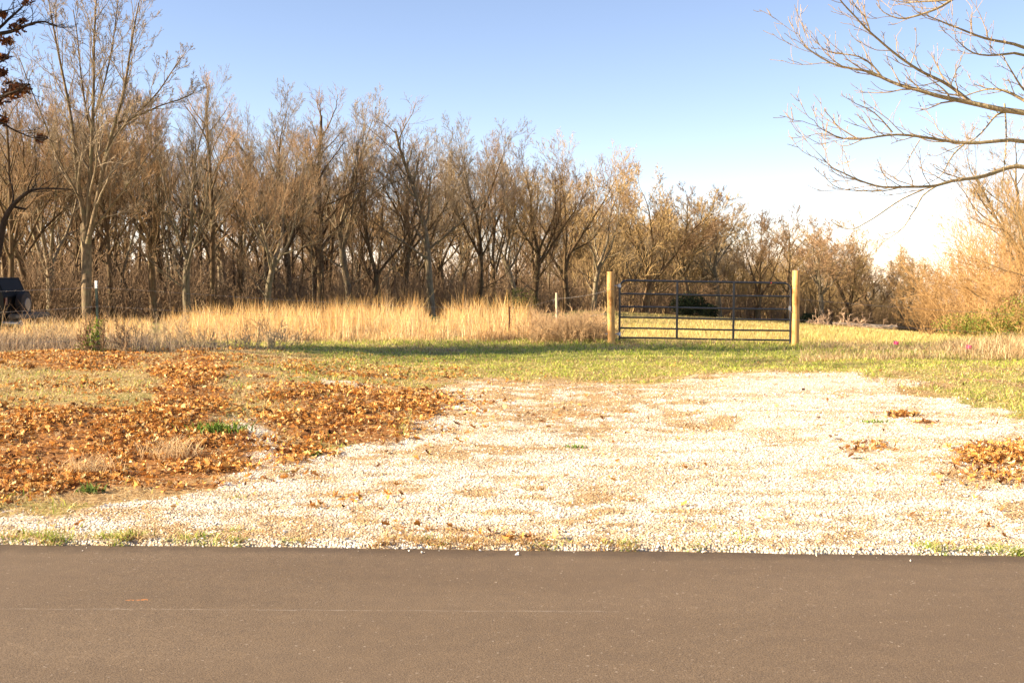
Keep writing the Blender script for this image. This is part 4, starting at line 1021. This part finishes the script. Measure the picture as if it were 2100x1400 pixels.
# ------------------------------------------------------------------ weeds and small plants
def weeds(name, x, y, h, cols, label, cat, w=.008):
    n = len(x); c = pal(n, cols)
    return tag(blades(name, x, y, h, rng.uniform(.5, 1.3, n) * w, rng.uniform(.1, .9, n), c * .9, c, nseg=3), label, cat, kind='stuff')
def at_row(px, row): # flat-ground place under a pixel
    b = (700 - row) / F; dz = -sp + b * cp; dy = cp + b * sp
    y = EYE / (-dz / dy); return (px - 1050) / F * (y * cp + EYE * sp), y
n = 14000; px = rng.uniform(-150, 470, n); row = 748 - rng.random(n) * 52; x, y = at_row(px, row)
k = rng.random(n) < (1.15 - px / 520) * sst(.35, .6, fbm(x, y, .5, 101)); x, y, px = x[k], y[k], px[k]
weeds('dry_weeds', x, y, rng.uniform(.12, .42, len(x)) * (1 - .5 * sst(250, 470, px)), [(.40, .30, .20), (.30, .21, .14), (.50, .38, .24), (.22, .16, .11)], 'matted grey brown weeds along the left fence line', 'dry weeds', .009)
n = 160; px = rng.uniform(-60, 330, n); row = rng.uniform(690, 750, n); x, y = at_row(px, row)
weeds('dry_stalks', x, y, rng.uniform(.5, 1.15, n), [(.52, .36, .20), (.42, .27, .15)], 'tall thin dead stalks standing along the left fence', 'dead stalks', .010)
n = 16000; px = rng.uniform(1640, 2250, n); row = 700 + (rng.random(n)) * 46; x, y = at_row(px, row)
k = rng.random(n) < .25 + .75 * sst(.40, .6, fbm(x, y, .6, 111)); x, y, px = x[k], y[k], px[k]
weeds('dry_weeds', x, y, rng.uniform(.08, .26, len(x)) * (.7 + .9 * sst(1850, 2050, px)), [(.60, .44, .23), (.50, .33, .16), (.66, .52, .30), (.34, .20, .10)], 'tan dead weeds along the right fence line in front of the thicket', 'dry weeds', .010)
# reddish-brown bramble at the left gate post
pl = []
for i in range(110):
    p = rr.uniform(1085, 1248); Yb = rr.uniform(24.6, 27.2); pl.append(((p - 1050) / F * Yb, Yb, float(gz(( p - 1050) / F * Yb, Yb)), rr.uniform(.4, 1.0)))
tag(mobj('brambles', brush('brambles', pl, .75, .006, mat_plain('bramble_stem', (.46, .30, .15), .9), 41, 5, 45, .003)), 'reddish brown brambles and dead stems left of the left gate post', 'brambles', kind='stuff')
pl = []
for i in range(50):
    p = rr.uniform(-40, 620); Yb = rr.uniform(20.5, 25.5); pl.append(((p - 1050) / F * Yb, Yb, float(gz((p - 1050) / F * Yb, Yb)), rr.uniform(.3, .9)))
tag(mobj('brambles', brush('brambles', pl, .7, .006, mat_plain('bramble_stem_grey', (.44, .32, .18), .9), 43, 5, 50, .003)), 'grey brown brambles scattered behind the left fence below the golden grass', 'brambles', kind='stuff')
# green vine around the steel post
e = shrub(186, 19.0, 655, 'leafy green vine shrub wrapped round the white-tipped steel fence post', 9, M['twig'], 9, 22, cat='shrub', name='vine_shrub', r0=.006)
Pv = []
for i in range(620):
    t_ = rnd.random(); Pv.append((rnd.gauss(.02 + .13 * t_, .04 + .17 * (1 - t_) ** 1.5) - (.08 * (1 - t_)), rnd.gauss(0, .10), .03 + t_ * .72 + rnd.gauss(0, .03)))
leaf_mesh('leaves', np.array(Pv), rng.uniform(.025, .05, len(Pv)), pal(len(Pv), [(.17, .25, .03), (.10, .16, .02), (.28, .32, .05)]), 1.2, e)
# green weed clumps on the leaf drift
def clump(px, row, r_, n, h, label, cols):
    x0, y0 = at_row(px, row); z0 = float(gz(x0, y0)); e = tag(empty('weed_clump', (x0, y0, z0)), label, 'weed', 'green weed clumps')
    x = rng.normal(0, r_, n); y = rng.normal(0, r_ * .6, n); c = pal(n, cols)
    blades('leaf_blades', x, y, rng.uniform(.4, 1.1, n) * h, rng.uniform(.010, .020, n), rng.uniform(.2, 1.1, n), c * .8, c, e, nseg=3, z=np.full(n, .0))
clump(447, 905, .13, 190, .13, 'broad-leaved green weed clump between the leaf drift and the gravel', [(.13, .22, .03), (.20, .30, .05), (.09, .15, .025)])
clump(180, 1015, .05, 50, .09, 'small dark green tuft low in the leaf drift', [(.14, .20, .04), (.09, .13, .03)])
clump(640, 935, .05, 40, .05, 'tiny green tuft at the tip of the leaf drift on the gravel', [(.14, .26, .03)])
clump(1795, 870, .10, 60, .045, 'flat green tuft on the gravel toward the right', [(.20, .30, .05)])
clump(1180, 918, .05, 40, .04, 'small green tuft in the middle of the gravel', [(.16, .28, .04)])
# straw tufts in the leaf drift
for (px, row, lab) in [(350, 945, 'pale dead grass tuft curling up in the leaf drift'), (175, 975, 'short pale straw tuft in the middle of the leaf drift')]:
    x0, y0 = at_row(px, row); e = tag(empty('dry_grass_tuft', (x0, y0, float(gz(x0, y0)))), lab, 'grass tuft'); n = 220
    c = pal(n, [(.62, .46, .26), (.52, .36, .19)]); blades('leaf_blades', rng.normal(0, .12, n), rng.normal(0, .09, n), rng.uniform(.06, .24, n), rng.uniform(.004, .007, n), rng.uniform(.3, 1.4, n), c, c, e, nseg=3, z=np.full(n, 0.))

# ------------------------------------------------------------------ black vehicle at the left edge
M['carpaint'] = mat_plain('black_car_paint', (.004, .004, .004), .6, 0, .2, 2, .08, .0)
M['glass'] = mat_plain('tinted_glass', (.006, .007, .009), .45, 0, .1, 2, .05, .0)
M['rubber'] = mat_plain('tyre_rubber', (.022, .016, .013), .8, 0, .3, 18)
M['trim'] = mat_plain('bumper_plastic', (.035, .030, .030), .5, 0, .2, 14)
M['steelrim'] = mat_plain('wheel_rim', (.16, .15, .15), .35, .8)
M['lampred'] = mat_plain('tail_lamp_red', (.07, .004, .004), .35)
CD = 31.0; xr = at(78, 640, CD)[0]; zc0 = at(0, 690, CD)[2]
car = tag(empty('parked_car', (xr, CD, zc0)), 'black off-road vehicle at the left edge, its rear bumper and spare wheel showing', 'car')
PXM = F / CD      # pixels per metre here
m = MB()
body = [(-.55, .50), (-.55, 1.10), (-.60, 1.22), (-2.9, 1.20), (-3.1, 1.17), (-4.05, 1.05), (-4.10, .55), (-3.8, .50), (-3.72, .72), (-3.55, .86), (-3.2, .86), (-3.02, .72), (-2.95, .48), (-1.62, .48), (-1.55, .72), (-1.38, .86), (-1.02, .86), (-.85, .72), (-.78, .50)]
m.prism(body[::-1], -.86, .86); m.build('body', M['carpaint'], car)
m = MB(); m.prism([(-.66, 1.222), (-.82, 1.60), (-2.35, 1.62), (-2.88, 1.222)][::-1], -.74, .74); cab = m.build('cab', M['carpaint'], car)
for (a, b_) in ((-.90, -1.50), (-1.62, -2.45)):
    for s_ in (-1, 1):
        m = MB(); m.prism([(a + .06, 1.26), (a - .02, 1.56), (b_ + (.0 if b_ > -2 else .10), 1.56), (b_ - (.0 if b_ > -2 else .12), 1.26)][::-1], s_ * .742, s_ * .748); m.build('window', M['glass'], cab)
m = MB(); rt_ = Matrix.Rotation(R(-22.8), 3, 'Y'); m.box((-.735, 0, 1.41), (.012, 1.25, .32), rt_, .004); m.build('rear_window', M['glass'], cab)
m = MB(); m.tube([(-.52, 0.05, .88), (-.49, .05, .88), (-.33, .05, .88), (-.30, .05, .88)], [.25, .34, .34, .25], 26); sw = m.build('spare_wheel', M['rubber'], car, True)
m = MB(); m.tube([(-.315, .05, .88), (-.285, .05, .88)], [.19, .17], 20); m.build('rim', M['steelrim'], sw, True)
m = MB(); m.box((-.24, 0, .58), (.48, 1.62, .13), None, .03); m.build('rear_bumper', M['trim'], car)
m = MB(); m.tube([(-.75, -.45, .40), (-.28, -.48, .38)], [.10, .10], 14); m.tube([(-.28, -.48, .38), (-.22, -.48, .37)], [.04, .04], 10); m.build('exhaust_muffler', M['galv'], car, True)
for s_ in (-1, 1):
    m = MB(); m.box((-.538, s_ * .74, .98), (.03, .14, .20), None, .008); m.build('tail_light', M['lampred'], car)
    for wx in (-1.2, -3.37):
        m = MB(); m.tube([(wx, s_ * .62, .36), (wx, s_ * .66, .36), (wx, s_ * .84, .36), (wx, s_ * .88, .36)], [.27, .36, .36, .27], 26); w_ = m.build('wheel', M['rubber'], car, True)
        m = MB(); m.tube([(wx, s_ * .86, .36), (wx, s_ * .885, .36)], [.20, .18], 18); m.build('rim', M['steelrim'], w_, True)
print('objects', len(bpy.data.objects))
